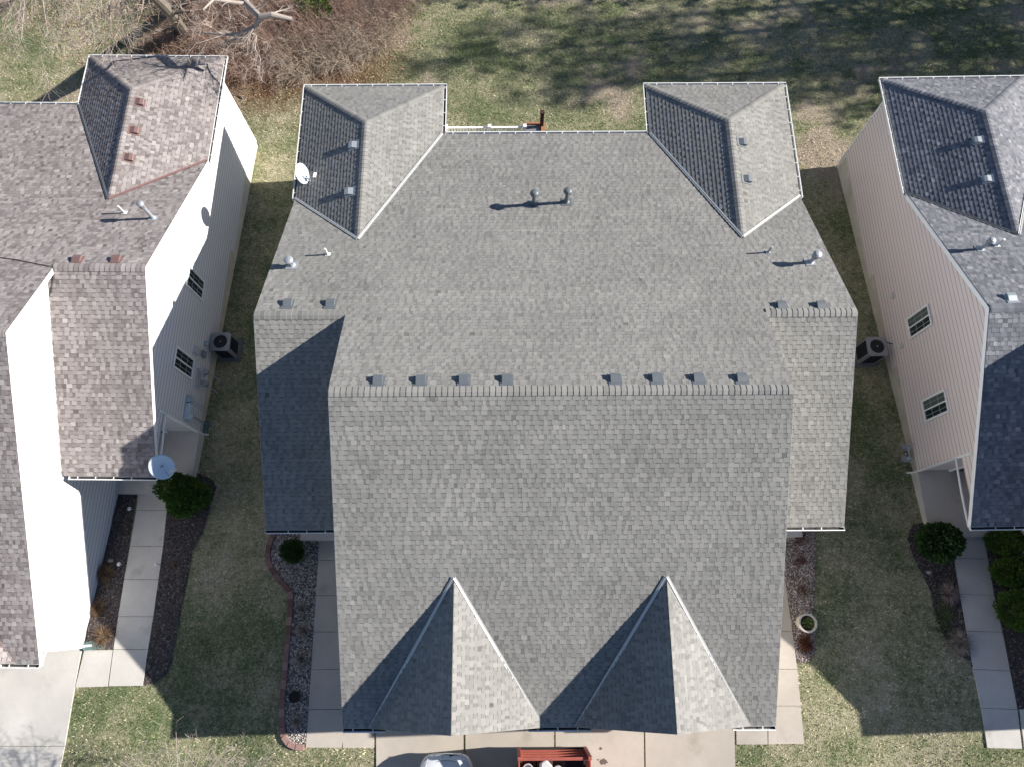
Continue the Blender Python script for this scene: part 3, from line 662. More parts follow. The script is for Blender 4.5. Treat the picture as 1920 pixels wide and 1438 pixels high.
slabs('path', [((159, 1218), (142, 1288)), ((212.5, 1218), (203, 1286))], M['conc_g'])
slabs('path', [((600, 1004), (655, 1004)), ((597, 1049.6), (655, 1049.6)), ((593, 1116), (655, 1116)), ((588.5, 1184), (655, 1184)), ((584, 1254), (655, 1254)), ((579, 1329), (655, 1329)), ((574, 1401), (641, 1401))], M['conc'])
slabs('path', [((642, 1330), (643, 1401)), ((701, 1330), (702, 1401))], M['conc'])
slabs('path', [((1440, 1000), (1458, 1000)), ((1440, 1087), (1471.5, 1087)), ((1440, 1183), (1484.5, 1183)), ((1440, 1254), (1494, 1254)), ((1440, 1322.7), (1500.5, 1322.7)), ((1440, 1394.5), (1507, 1393.8))], M['conc'])
slabs('path', [((1379, 1330), (1380, 1394.6)), ((1438, 1330), (1439, 1394.5))], M['conc'])
slabs('path', [((1771, 975), (1836, 975)), ((1788.3, 1046), (1851, 1047.8)), ((1798.4, 1113), (1862.4, 1116)), ((1810.7, 1182.6), (1878, 1184.4)), ((1823.8, 1253.7), (1892.3, 1257.4)), ((1838.8, 1326.6), (1906, 1329)), ((1850, 1401.5), (1915, 1403))], M['conc_g'])
slabs('path', [((1910, 1329), (1919, 1403)), ((1990, 1331), (2003, 1405))], M['conc_g'])
slabs('driveway', [((705, 1330), (707, 1760)), ((869.5, 1330), (870, 1760))], M['conc']); slabs('driveway', [((872.5, 1330), (873, 1760)), ((1039, 1330), (1041, 1760))], M['conc'])
slabs('driveway', [((1041, 1330), (1043, 1760)), ((1206.5, 1330), (1212, 1760))], M['conc']); slabs('driveway', [((1208.5, 1330), (1214, 1760)), ((1376.5, 1330), (1382, 1760))], M['conc'])
slabs('driveway', [((-330, 1190), (156, 1205)), ((-350, 1398), (122.5, 1398)), ((-380, 1760), (45, 1760))], M['conc_g'])
px2w = lambda L_: [G(*p) for p in L_]
sheet('mulch_bed', px2w([(207, 897), (262, 897), (213, 1216), (158, 1216), (164, 1195)]), M['mulch'], .03)
sheet('mulch_bed', px2w([(322, 897), (350, 880), (378, 889), (400, 900), (406, 915), (398, 940), (382, 993), (362, 1033), (350, 1085), (340, 1141), (328, 1202), (321.6, 1242), (309.5, 1266), (289.4, 1281), (270, 1284), (280, 1217), (290, 1155), (299, 1086), (308, 1024), (315, 956)]), M['mulch'], .03)
sheet('gravel_bed', px2w([(521, 992), (600, 992), (597, 1049), (593, 1116), (588, 1184), (583, 1254), (578, 1329), (573, 1396), (549, 1396), (535, 1383), (531, 1367), (531, 1319), (535, 1274), (539, 1225), (543, 1184), (546, 1147), (548, 1124), (546, 1108), (531, 1092), (514, 1071), (506, 1052), (505, 1035), (509, 1013)]), M['gravel_bed'], .03)
sheet('gravel_bed', px2w([(1455, 986), (1514.5, 988), (1525.8, 1001), (1528.8, 1020), (1527.6, 1068), (1525, 1124.5), (1524, 1162), (1528, 1199), (1527, 1225), (1516, 1238.6), (1501.5, 1243.4), (1494, 1240), (1486, 1183), (1473, 1087), (1459, 1000)]), M['gravel_bed'], .03)
sheet('mulch_bed', px2w([(1771, 975), (1739.6, 976), (1709.7, 984), (1701.5, 1008.5), (1709.7, 1038.5), (1724.7, 1068.4), (1743.4, 1105.8), (1750.9, 1143), (1762, 1177), (1777, 1207), (1799.5, 1229), (1819, 1238), (1822, 1250), (1809, 1182), (1796, 1113), (1786, 1046)]), M['mulch'], .03)
sheet('mulch_bed', px2w([(1838, 975), (1990, 975), (1990, 1329), (1908, 1328), (1894, 1257), (1880, 1184), (1864, 1116), (1853, 1047)]), M['mulch'], .03)
BEDS = KEEP[-6:]
# bricks edging the gravel bed
edge_px = [(520.4, 995.4), (507, 1012), (503, 1035), (504, 1053), (513, 1072), (530, 1092.6), (544.7, 1107.6), (546.6, 1124.5), (544.7, 1147), (541.8, 1184), (538, 1225.5), (533.5, 1274), (529.8, 1319), (529.8, 1367.6), (534, 1386), (548.5, 1399), (572, 1400)]
EP = px2w(edge_px); e0 = empty('garden_edging', EP[0], label='curving brick edging round the pale gravel bed beside the walk', cat='garden edging')
def resample(P, st):
    out = [P[0]]; acc = 0
    for a, b in zip(P[:-1], P[1:]):
        L_ = (b-a).length; d = st-acc
        while d < L_: out.append(a.lerp(b, d/L_)); d += st
        acc = L_-(d-st)
    return out
RP = resample(EP, .30)
for a, b in zip(RP[:-1], RP[1:]):
    m_ = MB(); m_.tone = random.uniform(.15, .95); c_ = (a+b)/2-EP[0]; d = b-a; rz = math.atan2(d.y, d.x)
    m_.box((c_.x, c_.y, gz(*((a+b)/2).xy)-EP[0].z+.04), (.292, .19, .12), rz); m_.build('brick', M['brickedge'], e0, bevel=.012)
# gravel stones and bark chips (one stuff object per bed)
def scatter_chips(name, poly, n, mat, size, lab, flat=.5, lift=.04):
    x0, x1 = min(p[0] for p in poly), max(p[0] for p in poly); y0, y1 = min(p[1] for p in poly), max(p[1] for p in poly)
    X = rng.uniform(x0, x1, n*2); Y = rng.uniform(y0, y1, n*2); ok = inpoly(X, Y, poly); X, Y = X[ok][:n], Y[ok][:n]; mb = MB()
    for x, y in zip(X, Y):
        z = gz(x, y)+lift; s_ = size*random.uniform(.5, 1.4); mb.tone = random.random(); t0 = random.uniform(0, 6.28); k = 5
        P = [(x+math.cos(t0+i*6.283/k)*s_*random.uniform(.6, 1), y+math.sin(t0+i*6.283/k)*s_*random.uniform(.6, 1), z-s_*.2) for i in range(k)]
        P.append((x, y, z+s_*flat*random.uniform(.6, 1.2))); mb.add(P, [(i, (i+1) % k, k) for i in range(k)])
    return tag(mb.build(name, mat), label=lab, cat='gravel' if 'gravel' in name else 'mulch', kind='stuff')
scatter_chips('gravel', BEDS[2], 7500, M['gravel'], .035, 'pale loose gravel filling the brick edged bed')
scatter_chips('gravel', BEDS[3], 6000, M['gravel_r'], .035, 'reddish loose gravel in the bed right of the grey house')
for i, lab in ((0, 'dark bark mulch between the cream house and its walk'), (1, 'dark bark mulch between the left walk and the lawn'), (4, 'dark bark mulch between the lawn and the right walk'), (5, 'dark bark mulch under the hedge shrubs at the right')):
    scatter_chips('mulch_chips', BEDS[i], 3500, M['mulch'], .04, lab, .25)
# ---------------------------------------------------------------- grass blades and leaf litter
def blades(n, x0, x1, y0, y1, lmin, lmax):
    X = rng.uniform(x0, x1, n); Y = rng.uniform(y0, y1, n); ok = np.ones(n, bool)
    for k in KEEP: ok &= ~inpoly(X, Y, k)
    for hx, hw, ya, yb_ in ((1.425, 9, 3, 19.2), (1.425, 6.2, -3, 19), (-21.56, 9, 5, 21), (-21.56, 6.2, -1, 21), (24.47, 9, 3, 19), (24.47, 6.2, -3, 19)):
        ok &= ~((abs(X-hx) < hw) & (Y > ya) & (Y < yb_))
    X, Y = X[ok], Y[ok]; n = len(X); Z = np.array([gz(a, b) for a, b in zip(X, Y)]); A = rng.uniform(0, 6.283, n); Ln = rng.uniform(lmin, lmax, n); Wd = rng.uniform(.008, .02, n)
    tx, ty = np.cos(A), np.sin(A); ln = rng.uniform(.3, 1., n); hz = Ln*rng.uniform(.25, .8, n)
    v = np.zeros((n, 3, 3)); v[:, 0] = np.stack([X-ty*Wd, Y+tx*Wd, Z-.005], 1); v[:, 1] = np.stack([X+ty*Wd, Y-tx*Wd, Z-.005], 1); v[:, 2] = np.stack([X+tx*Ln*ln, Y+ty*Ln*ln, Z+hz], 1)
    me = bpy.data.meshes.new('grass'); me.vertices.add(n*3); me.vertices.foreach_set('co', v.reshape(-1)); me.loops.add(n*3); me.loops.foreach_set('vertex_index', np.arange(n*3, dtype=np.int32))
    me.polygons.add(n); me.polygons.foreach_set('loop_start', np.arange(0, n*3, 3, dtype=np.int32)); me.update()
    a = me.attributes.new('tone', 'FLOAT', 'POINT'); a.data.foreach_set('value', np.repeat(rng.random(n), 3).astype(np.float32)); me.materials.append(M['blades'])
    o = bpy.data.objects.new('grass', me); C.objects.link(o); return o
tag(blades(420000, -31, 31, -6, 33, .05, .13), label='short winter lawn grass, green and straw coloured, round the houses', cat='grass', kind='stuff')
def leaves(name, pts, lab, smin=.03, smax=.06, up=.02, tone=(0, 1)):
    mb = MB()
    for x, y in pts:
        z = gz(x, y)+random.uniform(.005, up); s_ = random.uniform(smin, smax); a = random.uniform(0, 6.28); t1 = random.uniform(-.5, .5)*s_; t2 = random.uniform(-.5, .5)*s_
        c_, q = math.cos(a)*s_, math.sin(a)*s_; mb.tone = random.uniform(*tone)
        mb.quad((x+c_, y+q, z+t1), (x-q*.6, y+c_*.6, z+t2), (x-c_, y-q, z+.01), (x+q*.6, y-c_*.6, z-t2*.5))
    return tag(mb.build(name, M['leaf']), label=lab, cat='leaves', kind='stuff')
pts = []
while len(pts) < 16000:
    x, y = random.uniform(-26, 0), random.uniform(17, 34)
    n_ = noise.noise(Vector((x*.35, y*.35, 3)))
    d = (y-22.3-(0 if x > -12 else (-12-x)*.35)) + n_*3
    pr = min(1, max(.03, d*.4)) * (1 if x < -7 else max(.02, 1-(x+7)/3.))
    if abs(x+21.56) < 9.6 and y < 22: continue
    if random.random() < pr: pts.append((x, y))
leaves('fallen_leaves', pts, 'thick brown fallen leaves lying under the brush at upper left')
pts = []
while len(pts) < 2600:
    x, y = random.uniform(-30, 30), random.uniform(-6, 32)
    if not any(inpoly(np.array([x]), np.array([y]), k)[0] for k in KEEP): pts.append((x, y))
leaves('scattered_leaves', pts, 'single pale dead leaves scattered thinly over the lawns', .02, .04, .05, (.5, 1))
# ---------------------------------------------------------------- shrubs
def bush(name, lobes, mat, lab, cat, n, leaf=.05, group=None, core=True, base=None, stemmat='bark'):
    """foliage of many small leaf sprays packed in overlapping lobes; lobes = [(center, (rx,ry,rz))] world coordinates"""
    c0 = base or lobes[0][0]; B = Vector((c0.x, c0.y, gz(c0.x, c0.y))); e = empty(name, B, label=lab, cat=cat, group=group); mb = MB(); tot = sum(r[0]*r[1] for _, r in lobes)
    for c_, r_ in lobes:
        c_ = Vector(c_)-B
        for _ in range(int(n*r_[0]*r_[1]/tot)):
            d = Vector((random.gauss(0, 1), random.gauss(0, 1), random.gauss(.25, 1))).normalized(); k = random.uniform(.62, 1.0)**.7
            bmp = 1+.16*noise.noise(Vector((d.x*3, d.y*3, d.z*3))+c_*3)+.10*noise.noise(Vector((d.x*9, d.y*9, d.z*9)))
            p = c_+Vector((d.x*r_[0], d.y*r_[1], d.z*r_[2]))*k*bmp
            if p.z < .03: continue
            mb.tone = min(1, max(0, .45+random.gauss(0, .2)))
            ax = (d+Vector((random.gauss(0, .45), random.gauss(0, .45), random.gauss(.25, .4)))).normalized(); sd = ax.cross(Vector((random.gauss(0, 1), random.gauss(0, 1), random.gauss(0, 1)))).normalized()
            l = leaf*random.uniform(.7, 1.5); w2 = l*.32
            mb.quad(p, p+ax*l*.5+sd*w2, p+ax*l, p+ax*l*.5-sd*w2)
    mb.build('foliage', mat, e)
    st = MB()
    for c_, r_ in lobes:
        c_ = Vector(c_)-B
        for _ in range(5):
            t_ = Vector((c_.x+random.uniform(-.5, .5)*r_[0], c_.y+random.uniform(-.5, .5)*r_[1], c_.z+r_[2]*.4)); st.tone = random.random()
            st.tube([Vector((c_.x*.3, c_.y*.3, -.05)), (t_+Vector((c_.x*.3, c_.y*.3, 0)))/2, t_], [.02, .014, .006], 5)
    st.build('stems', M[stemmat], e); return e
def at(u, v, h): return G(u, v, h)
bush('arborvitae', [(at(330, 915, 1.0), (.62, .55, .95)), (at(352, 925, .8), (.75, .62, .85)), (at(342, 948, .6), (.52, .42, .6)), (at(368, 930, .6), (.5, .5, .6))], M['everg_l'], 'big lumpy bright green shrub at the corner of the left walk and porch', 'shrub', 15000, .07)
bush('round_shrub', [(at(547, 1031, .40), (.40, .40, .42)), (at(550, 1036, .28), (.36, .36, .3))], M['everg'], 'small round dark green shrub standing in the pale gravel bed', 'shrub', 6500, .05)
bush('yew_shrub', [(at(1762, 1016, .55), (.68, .66, .6)), (at(1772, 1012, .5), (.55, .5, .5)), (at(1752, 1022, .4), (.5, .5, .4))], M['everg'], 'spiky dark green shrub left of the right walk, at the porch corner', 'shrub', 9000, .11)
for (u_, v_), r_, lab in (((1884, 1014), (.62, .5, .55), 'clipped green shrub by the right walk, nearest the porch of its row'), ((1893, 1072), (.6, .48, .5), 'clipped green shrub by the right walk, middle of its row'), ((1908, 1144), (.68, .68, .6), 'clipped green shrub by the right walk, farthest from the porch and largest')):
    c_ = at(u_, v_, .5); bush('hedge_shrub', [(c_, r_), (c_+Vector((.35, .0, -.05)), (r_[0]*.7, r_[1]*.95, r_[2]*.9))], M['everg_l'], lab, 'shrub', 8000, .06, group='clipped shrubs along the right walk')
c_ = at(1935, 1075, .5); bush('hedge_shrub', [(c_, (.5, .9, .5))], M['everg_l'], 'clipped green shrub cut off by the right edge of the photo', 'shrub', 3500, .06)
def twiggy(name, u, v, rad, hgt, n, mat, lab, cat='dry plant', group=None, arch=.6, th=.004, parts='stems'):
    B = G(u, v); e = empty(name, B, label=lab, cat=cat, group=group); mb = MB()
    for _ in range(n):
        a = random.uniform(0, 6.283); r_ = rad*math.sqrt(random.random()); r0 = r_*.15; hh = hgt*random.uniform(.5, 1)*(1-.45*r_/rad); mb.tone = random.random()
        d = Vector((math.cos(a), math.sin(a), 0)); j = Vector((random.gauss(0, .03), random.gauss(0, .03), 0))
        mb.tube([d*r0+Vector((0, 0, -.03)), d*(r0+r_*.45)+Vector((0, 0, hh*.75))+j, d*r_+Vector((0, 0, hh*(1-arch*.4)))+j*2], [th, th*.8, th*.3], 3, False)
    mb.build(parts, mat, e); return e
twiggy('dry_shrub', 200, 1074, .42, .5, 650, M['dry_or'], 'orange brown dry shrub beside the cream wall, nearest the porch', group='dry plants along the cream wall')
twiggy('dry_shrub', 186, 1140, .38, .4, 380, M['dry_or'], 'orange brown dry shrub beside the cream wall, middle of three', group='dry plants along the cream wall')
twiggy('dry_grass_clump', 196, 1192, .48, .35, 420, M['dry_or'], 'flattened orange dry grass beside the teal splash block', group='dry plants along the cream wall')
twiggy('dry_shrub', 329, 1060, .22, .2, 70, M['dry_or'], 'tiny dry plant in the mulch right of the left walk')
for i, (u_, v_, r_, hh, nn, mt, lab) in enumerate(((566, 1140, .30, .35, 200, 'dry_tan', 'tan dry grass tuft in the pale gravel, nearest the round shrub'), (570, 1182, .33, .4, 240, 'dry_tan', 'tan dry grass tuft in the pale gravel, second from the round shrub'), (565, 1235, .33, .4, 240, 'dry_tan', 'tan dry grass tuft in the pale gravel, third from the round shrub'), (558, 1352, .30, .35, 220, 'dry_tan', 'tan dry grass tuft in the pale gravel below the black pot'))):
    twiggy('dry_grass_clump', u_, v_, r_, hh, nn, M[mt], lab, group='dry grass tufts in the pale gravel bed')
for u_, v_, r_, nn, mt, lab in ((1508, 1205, .36, 520, 'dry_red', 'dense rust red dry plant just below the cream pot'), (1500, 1052, .25, 130, 'dry_red', 'thin red dry plant in the reddish gravel under the wing roof'), (1502, 1105, .26, 150, 'dry_or', 'orange brown dry plant halfway down the reddish gravel'), (1500, 1010, .3, 160, 'dry_red', 'faded red dry plant close to the gutter of the right wing')):
    twiggy('dry_shrub', u_, v_, r_, .3, nn, M[mt], lab, group='dry plants in the reddish gravel bed')
twiggy('dry_shrub', 1776, 1114, .42, .55, 420, M['dry_pink'], 'pinkish bare twiggy shrub beside the right walk', th=.007)
twiggy('dry_grass_clump', 1796, 1205, .52, .55, 520, M['dry_tan'], 'large grey tan dry grass clump at the end of the right mulch bed', th=.007)
twiggy('dry_grass_clump', 1797, 1160, .2, .2, 70, M['dry_tan'], 'small dry grass tuft touching the edge of the right walk')
pts = [(G(random.gauss(1768, 11), random.gauss(1150, 26))) for _ in range(260)]
mbk = MB()
for p in pts:
    for _ in range(3):
        a = random.uniform(0, 6.28); s_ = random.uniform(.02, .045); q_ = p+Vector((random.gauss(0, .03), random.gauss(0, .03), .05+random.random()*.05)); mbk.tone = random.random(); mbk.quad(q_, q_+Vector((math.cos(a)*s_, math.sin(a)*s_, .01)), q_+Vector((math.cos(a+1)*s_*1.3, math.sin(a+1)*s_*1.3, .02)), q_+Vector((math.cos(a+1.6)*s_, math.sin(a+1.6)*s_, 0)))
tag(mbk.build('ground_cover', toned('cover_leaf', [(0, (.03, .06, .015)), (1, (.16, .18, .07))])), label='low green creeping ground cover in the right mulch bed', cat='ground cover', kind='stuff')
# ---------------------------------------------------------------- pots
def pot(u, v, r, hh, mat, lab, plant):
    B = G(u, v); e = empty('plant_pot', B, label=lab, cat='plant pot'); mb = MB()
    mb.lathe((0, 0, .02), [(r*.72, 0), (r*.8, .02), (r*.97, hh*.9), (r*1.04, hh*.92), (r*1.04, hh), (r*.84, hh), (r*.82, hh*.86)], 28)
    mb.build('pot', mat, e, smooth=False); s_ = MB(); s_.lathe((0, 0, hh*.86), [(r*.81, 0), (r*.8, .03), (.01, .05)], 20); s_.build('soil', M['soil'], e)
    if plant:
        p = MB()
        for _ in range(90):
            a = random.uniform(0, 6.28); q = Vector((math.cos(a), math.sin(a), 0))*random.uniform(0, r*.6)+Vector((0, 0, hh*.9)); d = Vector((random.gauss(0, 1), random.gauss(0, 1), .7)).normalized()*random.uniform(.06, .13); sd = d.cross(Vector((0, 0, 1))).normalized()*.022
            p.tone = random.uniform(.5, 1); p.quad(q, q+d*.5+sd, q+d, q+d*.5-sd)
        p.build('foliage', M['everg_l'], e)
    return e
pot(1504, 1167, .31, .5, M['potw'], 'large round cream pot with a green plant in the reddish gravel', True)
pot(557, 1304, .19, .32, M['potd'], 'round black pot standing in the pale gravel bed', False)
# ---------------------------------------------------------------- path lights, stones, splash blocks
def path_light(): 
    e = empty('path_light'); mb = MB(); mb.tube([(0, 0, -.1), (0, 0, .3)], .012, 6); mb.build('stake', M['galv'], e)
    mb = MB(); mb.lathe((0, 0, .3), [(.03, -.06), (.032, 0), (.075, .005), (.07, .02), (.03, .045), (.004, .05)], 14); mb.build('lamp_head', M['pvc'], e); return e
pl0 = path_light()
for i, (u_, v_, lab) in enumerate(((231, 1058, 'small white path light at the wall side of the left walk, beside the orange shrub'), (300, 1058, 'small white path light on the lawn side of the left walk'), (250, 955, 'small white path light at the wall side of the left walk, near the porch'), (219, 907, 'small white path light deep in the mulch by the cream wall'))):
    o = pl0 if i == 0 else copy_tree(pl0); o.location = G(u_, v_); tag(o, label=lab, cat='path light', group='path lights along the left walk')
def rock(u, v, s_, lab, mat='stone', flat=.5, name='rock', cat='rock'):
    B = G(u, v); bm = bmesh.new(); bmesh.ops.create_icosphere(bm, subdivisions=2, radius=1)
    for q in bm.verts:
        k = 1+.35*noise.noise(q.co*1.7+Vector((u, v, 0))); q.co = Vector((q.co.x*s_[0]*k, q.co.y*s_[1]*k, q.co.z*s_[2]*k+s_[2]*.4))
    me = bpy.data.meshes.new(name); bm.to_mesh(me); bm.free(); me.materials.append(M[mat]); o = bpy.data.objects.new(name, me); C.objects.link(o); o.location = B; return tag(o, label=lab, cat=cat)
rock(208, 1051, (.12, .07, .05), 'pale flat rock above the orange shrub by the cream wall'); rock(364, 879, (.10, .06, .06), 'pale rock beside the left porch slab, at the tip of the mulch', 'stone'); rock(371, 885, (.08, .07, .06), 'smaller pale rock beside the left porch, next to the mulch border')
rock(1741, 1073, (.10, .07, .05), 'pale rock in the mulch below the spiky dark shrub'); rock(222, 1150, (.04, .09, .02), 'thin white stone chip by the edge of the left walk')
B = G(249, 908); o = MB().box((0, 0, .05), (.34, .42, .05)).build('stepping_stone', M['conc_g'], bevel=.01); o.location = B; tag(o, label='square concrete stepping stone in the mulch beside the left walk', cat='stepping stone')
def splash(u, v, rz, lab):
    B = G(u, v); mb = MB(); L_, w0, w1 = .72, .2, .34; Y0, Y1 = -L_/2, L_/2
    mb.prism([(-w0/2, Y0, .03), (w0/2, Y0, .03), (w1/2, Y1, .02), (-w1/2, Y1, .02)], (0, 0, .025))
    for k in (-1, 1): mb.prism([(k*w0/2, Y0, .03), (k*(w0/2+.03), Y0, .03), (k*(w1/2+.03), Y1, .02), (k*w1/2, Y1, .02)], (0, 0, .09))
    mb.prism([(-w0/2, Y0, .03), (w0/2, Y0, .03), (w0/2, Y0-.03, .03), (-w0/2, Y0-.03, .03)], (0, 0, .09))
    o = mb.build('splash_block', M['teal']); o.location = B; o.rotation_euler = (0, 0, rz); tag(o, label=lab, cat='splash block'); return o
splash(179, 1208, R(-78), 'teal splash block by the front corner of the cream house driveway'); splash(382, 806, R(-14), 'teal splash block on the ground by the left porch downspout')
# ---------------------------------------------------------------- air conditioners
def ac_unit(u, v, lab, rz=0):
    B = G(u, v, 1.13); B.z = gz(B.x, B.y); e = empty('air_conditioner', B, rz, label=lab, cat='air conditioner', group='air conditioners beside the houses')
    s_ = .39; z0, z1 = .12, 1.12
    pad = MB(); pad.box((0, 0, .05), (.98, .98, .12)); pad.build('pad', M['vent_grey'], e, bevel=.02)
    def rr(s, r, n=5):
        P = []
        for cx_, cy_, a0 in ((s-r, s-r, 0), (-s+r, s-r, 90), (-s+r, -s+r, 180), (s-r, -s+r, 270)):
            P += [(cx_+r*math.cos(R(a0+90*i/n)), cy_+r*math.sin(R(a0+90*i/n))) for i in range(n+1)]
        return P
    c_ = MB(); P = rr(s_-.02, .09); c_.prism([(x, y, z0+.04) for x, y in P], (0, 0, z1-z0-.08)); c_.build('coil', M['ac_coil'], e)
    lv = MB()
    for k in range(34):
        z = z0+.07+k*(z1-z0-.14)/34; Q = rr(s_-.012, .09); lv.prism([(x, y, z) for x, y in Q], (0, 0, .006))
    lv.build('louvres', M['ac_coil'], e)
    bd = MB(); Q = rr(s_, .1)
    bd.prism([(x, y, z0) for x, y in Q], (0, 0, .06))
    # corner posts
    for sx in (-1, 1):
        for sy in (-1, 1):
            cc = (s_-.1)
            arc = [(sx*(cc+.103*math.cos(R(a))), sy*(cc+.103*math.sin(R(a)))) for a in range(-8, 99, 12)]; inn = [(sx*(cc+.085*math.cos(R(a))), sy*(cc+.085*math.sin(R(a)))) for a in range(98, -9, -12)]
            bd.prism([(x, y, z0+.06) for x, y in arc+inn], (0, 0, z1-z0-.1))
    # top with round opening
    n = 48; rad = .285; Pt = []
    for i in range(n):
        a = 2*math.pi*i/n; c2, s2 = math.cos(a), math.sin(a); k = s_*1.02/max(abs(c2), abs(s2)); 
        if k > s_*1.30: k = s_*1.30
        Pt.append((c2*k, s2*k))
    V = [(x, y, z1-.04) for x, y in Pt]+[(x, y, z1+.005) for x, y in Pt]+[(math.cos(2*math.pi*i/n)*(rad+.02), math.sin(2*math.pi*i/n)*(rad+.02), z1+.03) for i in range(n)]+[(math.cos(2*math.pi*i/n)*rad, math.sin(2*math.pi*i/n)*rad, z1+.02) for i in range(n)]+[(math.cos(2*math.pi*i/n)*rad, math.sin(2*math.pi*i/n)*rad, z1-.1) for i in range(n)]
    bd.add(V, [(l*n+i, l*n+(i+1) % n, (l+1)*n+(i+1) % n, (l+1)*n+i) for l in range(4) for i in range(n)]); bd.build('cabinet', M['ac_metal'], e)
    dk = MB(); dk.lathe((0, 0, z1-.16), [(rad*.99, 0), (rad*.99, .01), (.001, .012)], 32); dk.build('fan_well', M['dark'], e)
    fn = MB()
    for k in range(3):
        a = k*2.094+.5; d = Vector((math.cos(a), math.sin(a), 0)); t_ = Vector((-d.y, d.x, 0)); Z = Vector((0, 0, z1-.09))
        fn.prism([Z+d*.05-t_*.03, Z+d*.05+t_*.03, Z+d*.25+t_*.11+Vector((0, 0, .03)), Z+d*.25-t_*.05-Vector((0, 0, .02))], (0, 0, .004))
    fn.lathe((0, 0, z1-.11), [(.06, 0), (.06, .05), (.03, .06)], 14); fn.build('fan', M['vent_grey'], e)
    gd = MB()
    for k in range(9): gd.tube([(math.cos(2*math.pi*i/28)*rad*(k+1)/9.5, math.sin(2*math.pi*i/28)*rad*(k+1)/9.5, z1+.015) for i in range(29)], .0022, 4, False)
    for k in range(8): a = math.pi*k/4; gd.tube([(0, 0, z1+.02), (math.cos(a)*rad, math.sin(a)*rad, z1+.012)], .003, 4)
    hb_ = MB(); hb_.lathe((0, 0, z1+.02), [(.03, 0), (.025, .012), (.004, .016)], 12); hb_.build('fan_hub', M['lamp'], e); gd.build('fan_guard', M['ac_coil'], e)
    return e
ac_unit(413, 641, 'dark grey air conditioner on a pad beside the cream house wall')
ac_unit(1645, 650, 'dark grey air conditioner beside the pinkish wall, half under the grey roof edge')
# refrigerant line sets
def cable(name, pts, r, mat, lab, cat):
    B = Vector(pts[0]); mb = MB(); P = [Vector(p)-B for p in pts]; out = []
    for i in range(len(P)-1):
        p0, p1, p2, p3 = P[max(i-1, 0)], P[i], P[i+1], P[min(i+2, len(P)-1)]
        for k in range(6):
            t_ = k/6; out.append(.5*((2*p1)+(p2-p0)*t_+(2*p0-5*p1+4*p2-p3)*t_*t_+(3*p1-p0-3*p2+p3)*t_**3))
    out.append(P[-1]); mb.tube(out, r, 6); o = mb.build(name, mat); o.location = B; return tag(o, label=lab, cat=cat)
wR = lambda u, v, off=.0: house_r.mw @ wallpt(house_r, -1, u, v, off)
wL = lambda u, v, off=.0: house_l.mw @ wallpt(house_l, 1, u, v, off)
cable('refrigerant_line', [at(1662, 643, .75), at(1672, 645, .8), at(1680, 648, .75), wR(1690, 649, .03)], .022, M['rubber'], 'black pipe from the right air conditioner to the pinkish wall', 'pipe')
cable('refrigerant_line', [at(398, 638, .75), at(394, 641, .75), wL(384, 644, .03)], .022, M['rubber'], 'black pipe from the left air conditioner to the cream wall', 'pipe')
def on_wall(h, s, u, v): P = wallpt(h, s, u, v, .02); return P
def junction(h, s, u, v, name, lab, cat, d=(.16, .2, .2), mat='meter'):
    P = h.mw @ on_wall(h, s, u, v); sg = 1 if s > 0 else -1; mb = MB(); mb.box((sg*d[0]/2, 0, 0), d); mb.box((sg*(d[0]+.006), 0, 0), (.012, d[1]*.86, d[2]*.86)); o = mb.build(name, M[mat], bevel=.012); o.location = P; o.rotation_euler = (0, 0, h.e.rotation_euler.z); return tag(o, label=lab, cat=cat)
junction(house_l, 1, 384, 645, 'disconnect_box', 'small round-edged grey box on the cream wall behind the air conditioner', 'utility box', (.12, .16, .22))
junction(house_r, -1, 1692, 650, 'disconnect_box', 'small pale box on the pinkish wall where the black pipe enters', 'utility box', (.10, .14, .2), 'pvc')
junction(house_l, 1, 366, 658, 'utility_box', 'pale beige box on the cream wall above the gas pipes', 'utility box', (.1, .3, .38), 'sid_w')
junction(house_l, 1, 379, 665, 'utility_box', 'lower beige box on the cream wall next to the gas pipes', 'utility box', (.12, .26, .26), 'ac_metal')
junction(house_r, -1, 1675, 555, 'exterior_light', 'small oval pale fixture on the pinkish wall above the first window', 'light', (.08, .22, .14), 'pvc')
def gas_meter(h, s, u, v, lab):
    P = h.mw @ on_wall(h, s, u, v); sg = 1 if s > 0 else -1; e = empty('gas_meter', P, h.e.rotation_euler.z, label=lab, cat='gas meter'); k = gz(P.x, P.y)-P.z
    for i, (y, z) in enumerate(((0, 0), (-.42, -.12))):
        b = MB(); b.lathe((sg*.26, y, z), [(.09, -.12), (.13, -.08), (.13, .07), (.08, .12)], 14); b.box((sg*.38, y, z), (.04, .14, .14)); b.build('meter_body', M['ac_metal'], e)
    p = MB()
    p.tube([(sg*.26, .1, k), (sg*.26, .1, .2), (sg*.26, -.05, .24), (sg*.26, -.05, .1)], .022, 7); p.tube([(sg*.26, -.05, .2), (sg*.26, -.35, .18), (sg*.26, -.42, .05)], .02, 7); p.tube([(sg*.26, .05, .15), (0, .08, .25)], .02, 7); p.tube([(sg*.26, -.46, -.1), (sg*.2, -.6, .1), (0, -.6, .15)], .02, 7)
    p.tube([(sg*.26, -.42, -.2), (sg*.26, -.42, k)], .02, 7)
    for _ in range(7): y, z = random.uniform(-.5, .2), random.uniform(-.1, .25); p.box((sg*.27, y, z), (.07, .07, .06))
    p.build('gas_pipe', M['meter'], e); return e
gas_meter(house_l, 1, 372, 698, 'cluster of grey gas pipes and meters on the cream wall below the window')
gas_meter(house_r, -1, 1710, 838, 'cluster of grey gas pipes and meters low on the pinkish wall')
P = house_l.mw @ on_wall(house_l, 1, 350, 762); e = empty('electric_meter', P, R(-.885), label='tall pale blue electric meter box on the cream wall above the porch', cat='electric meter')
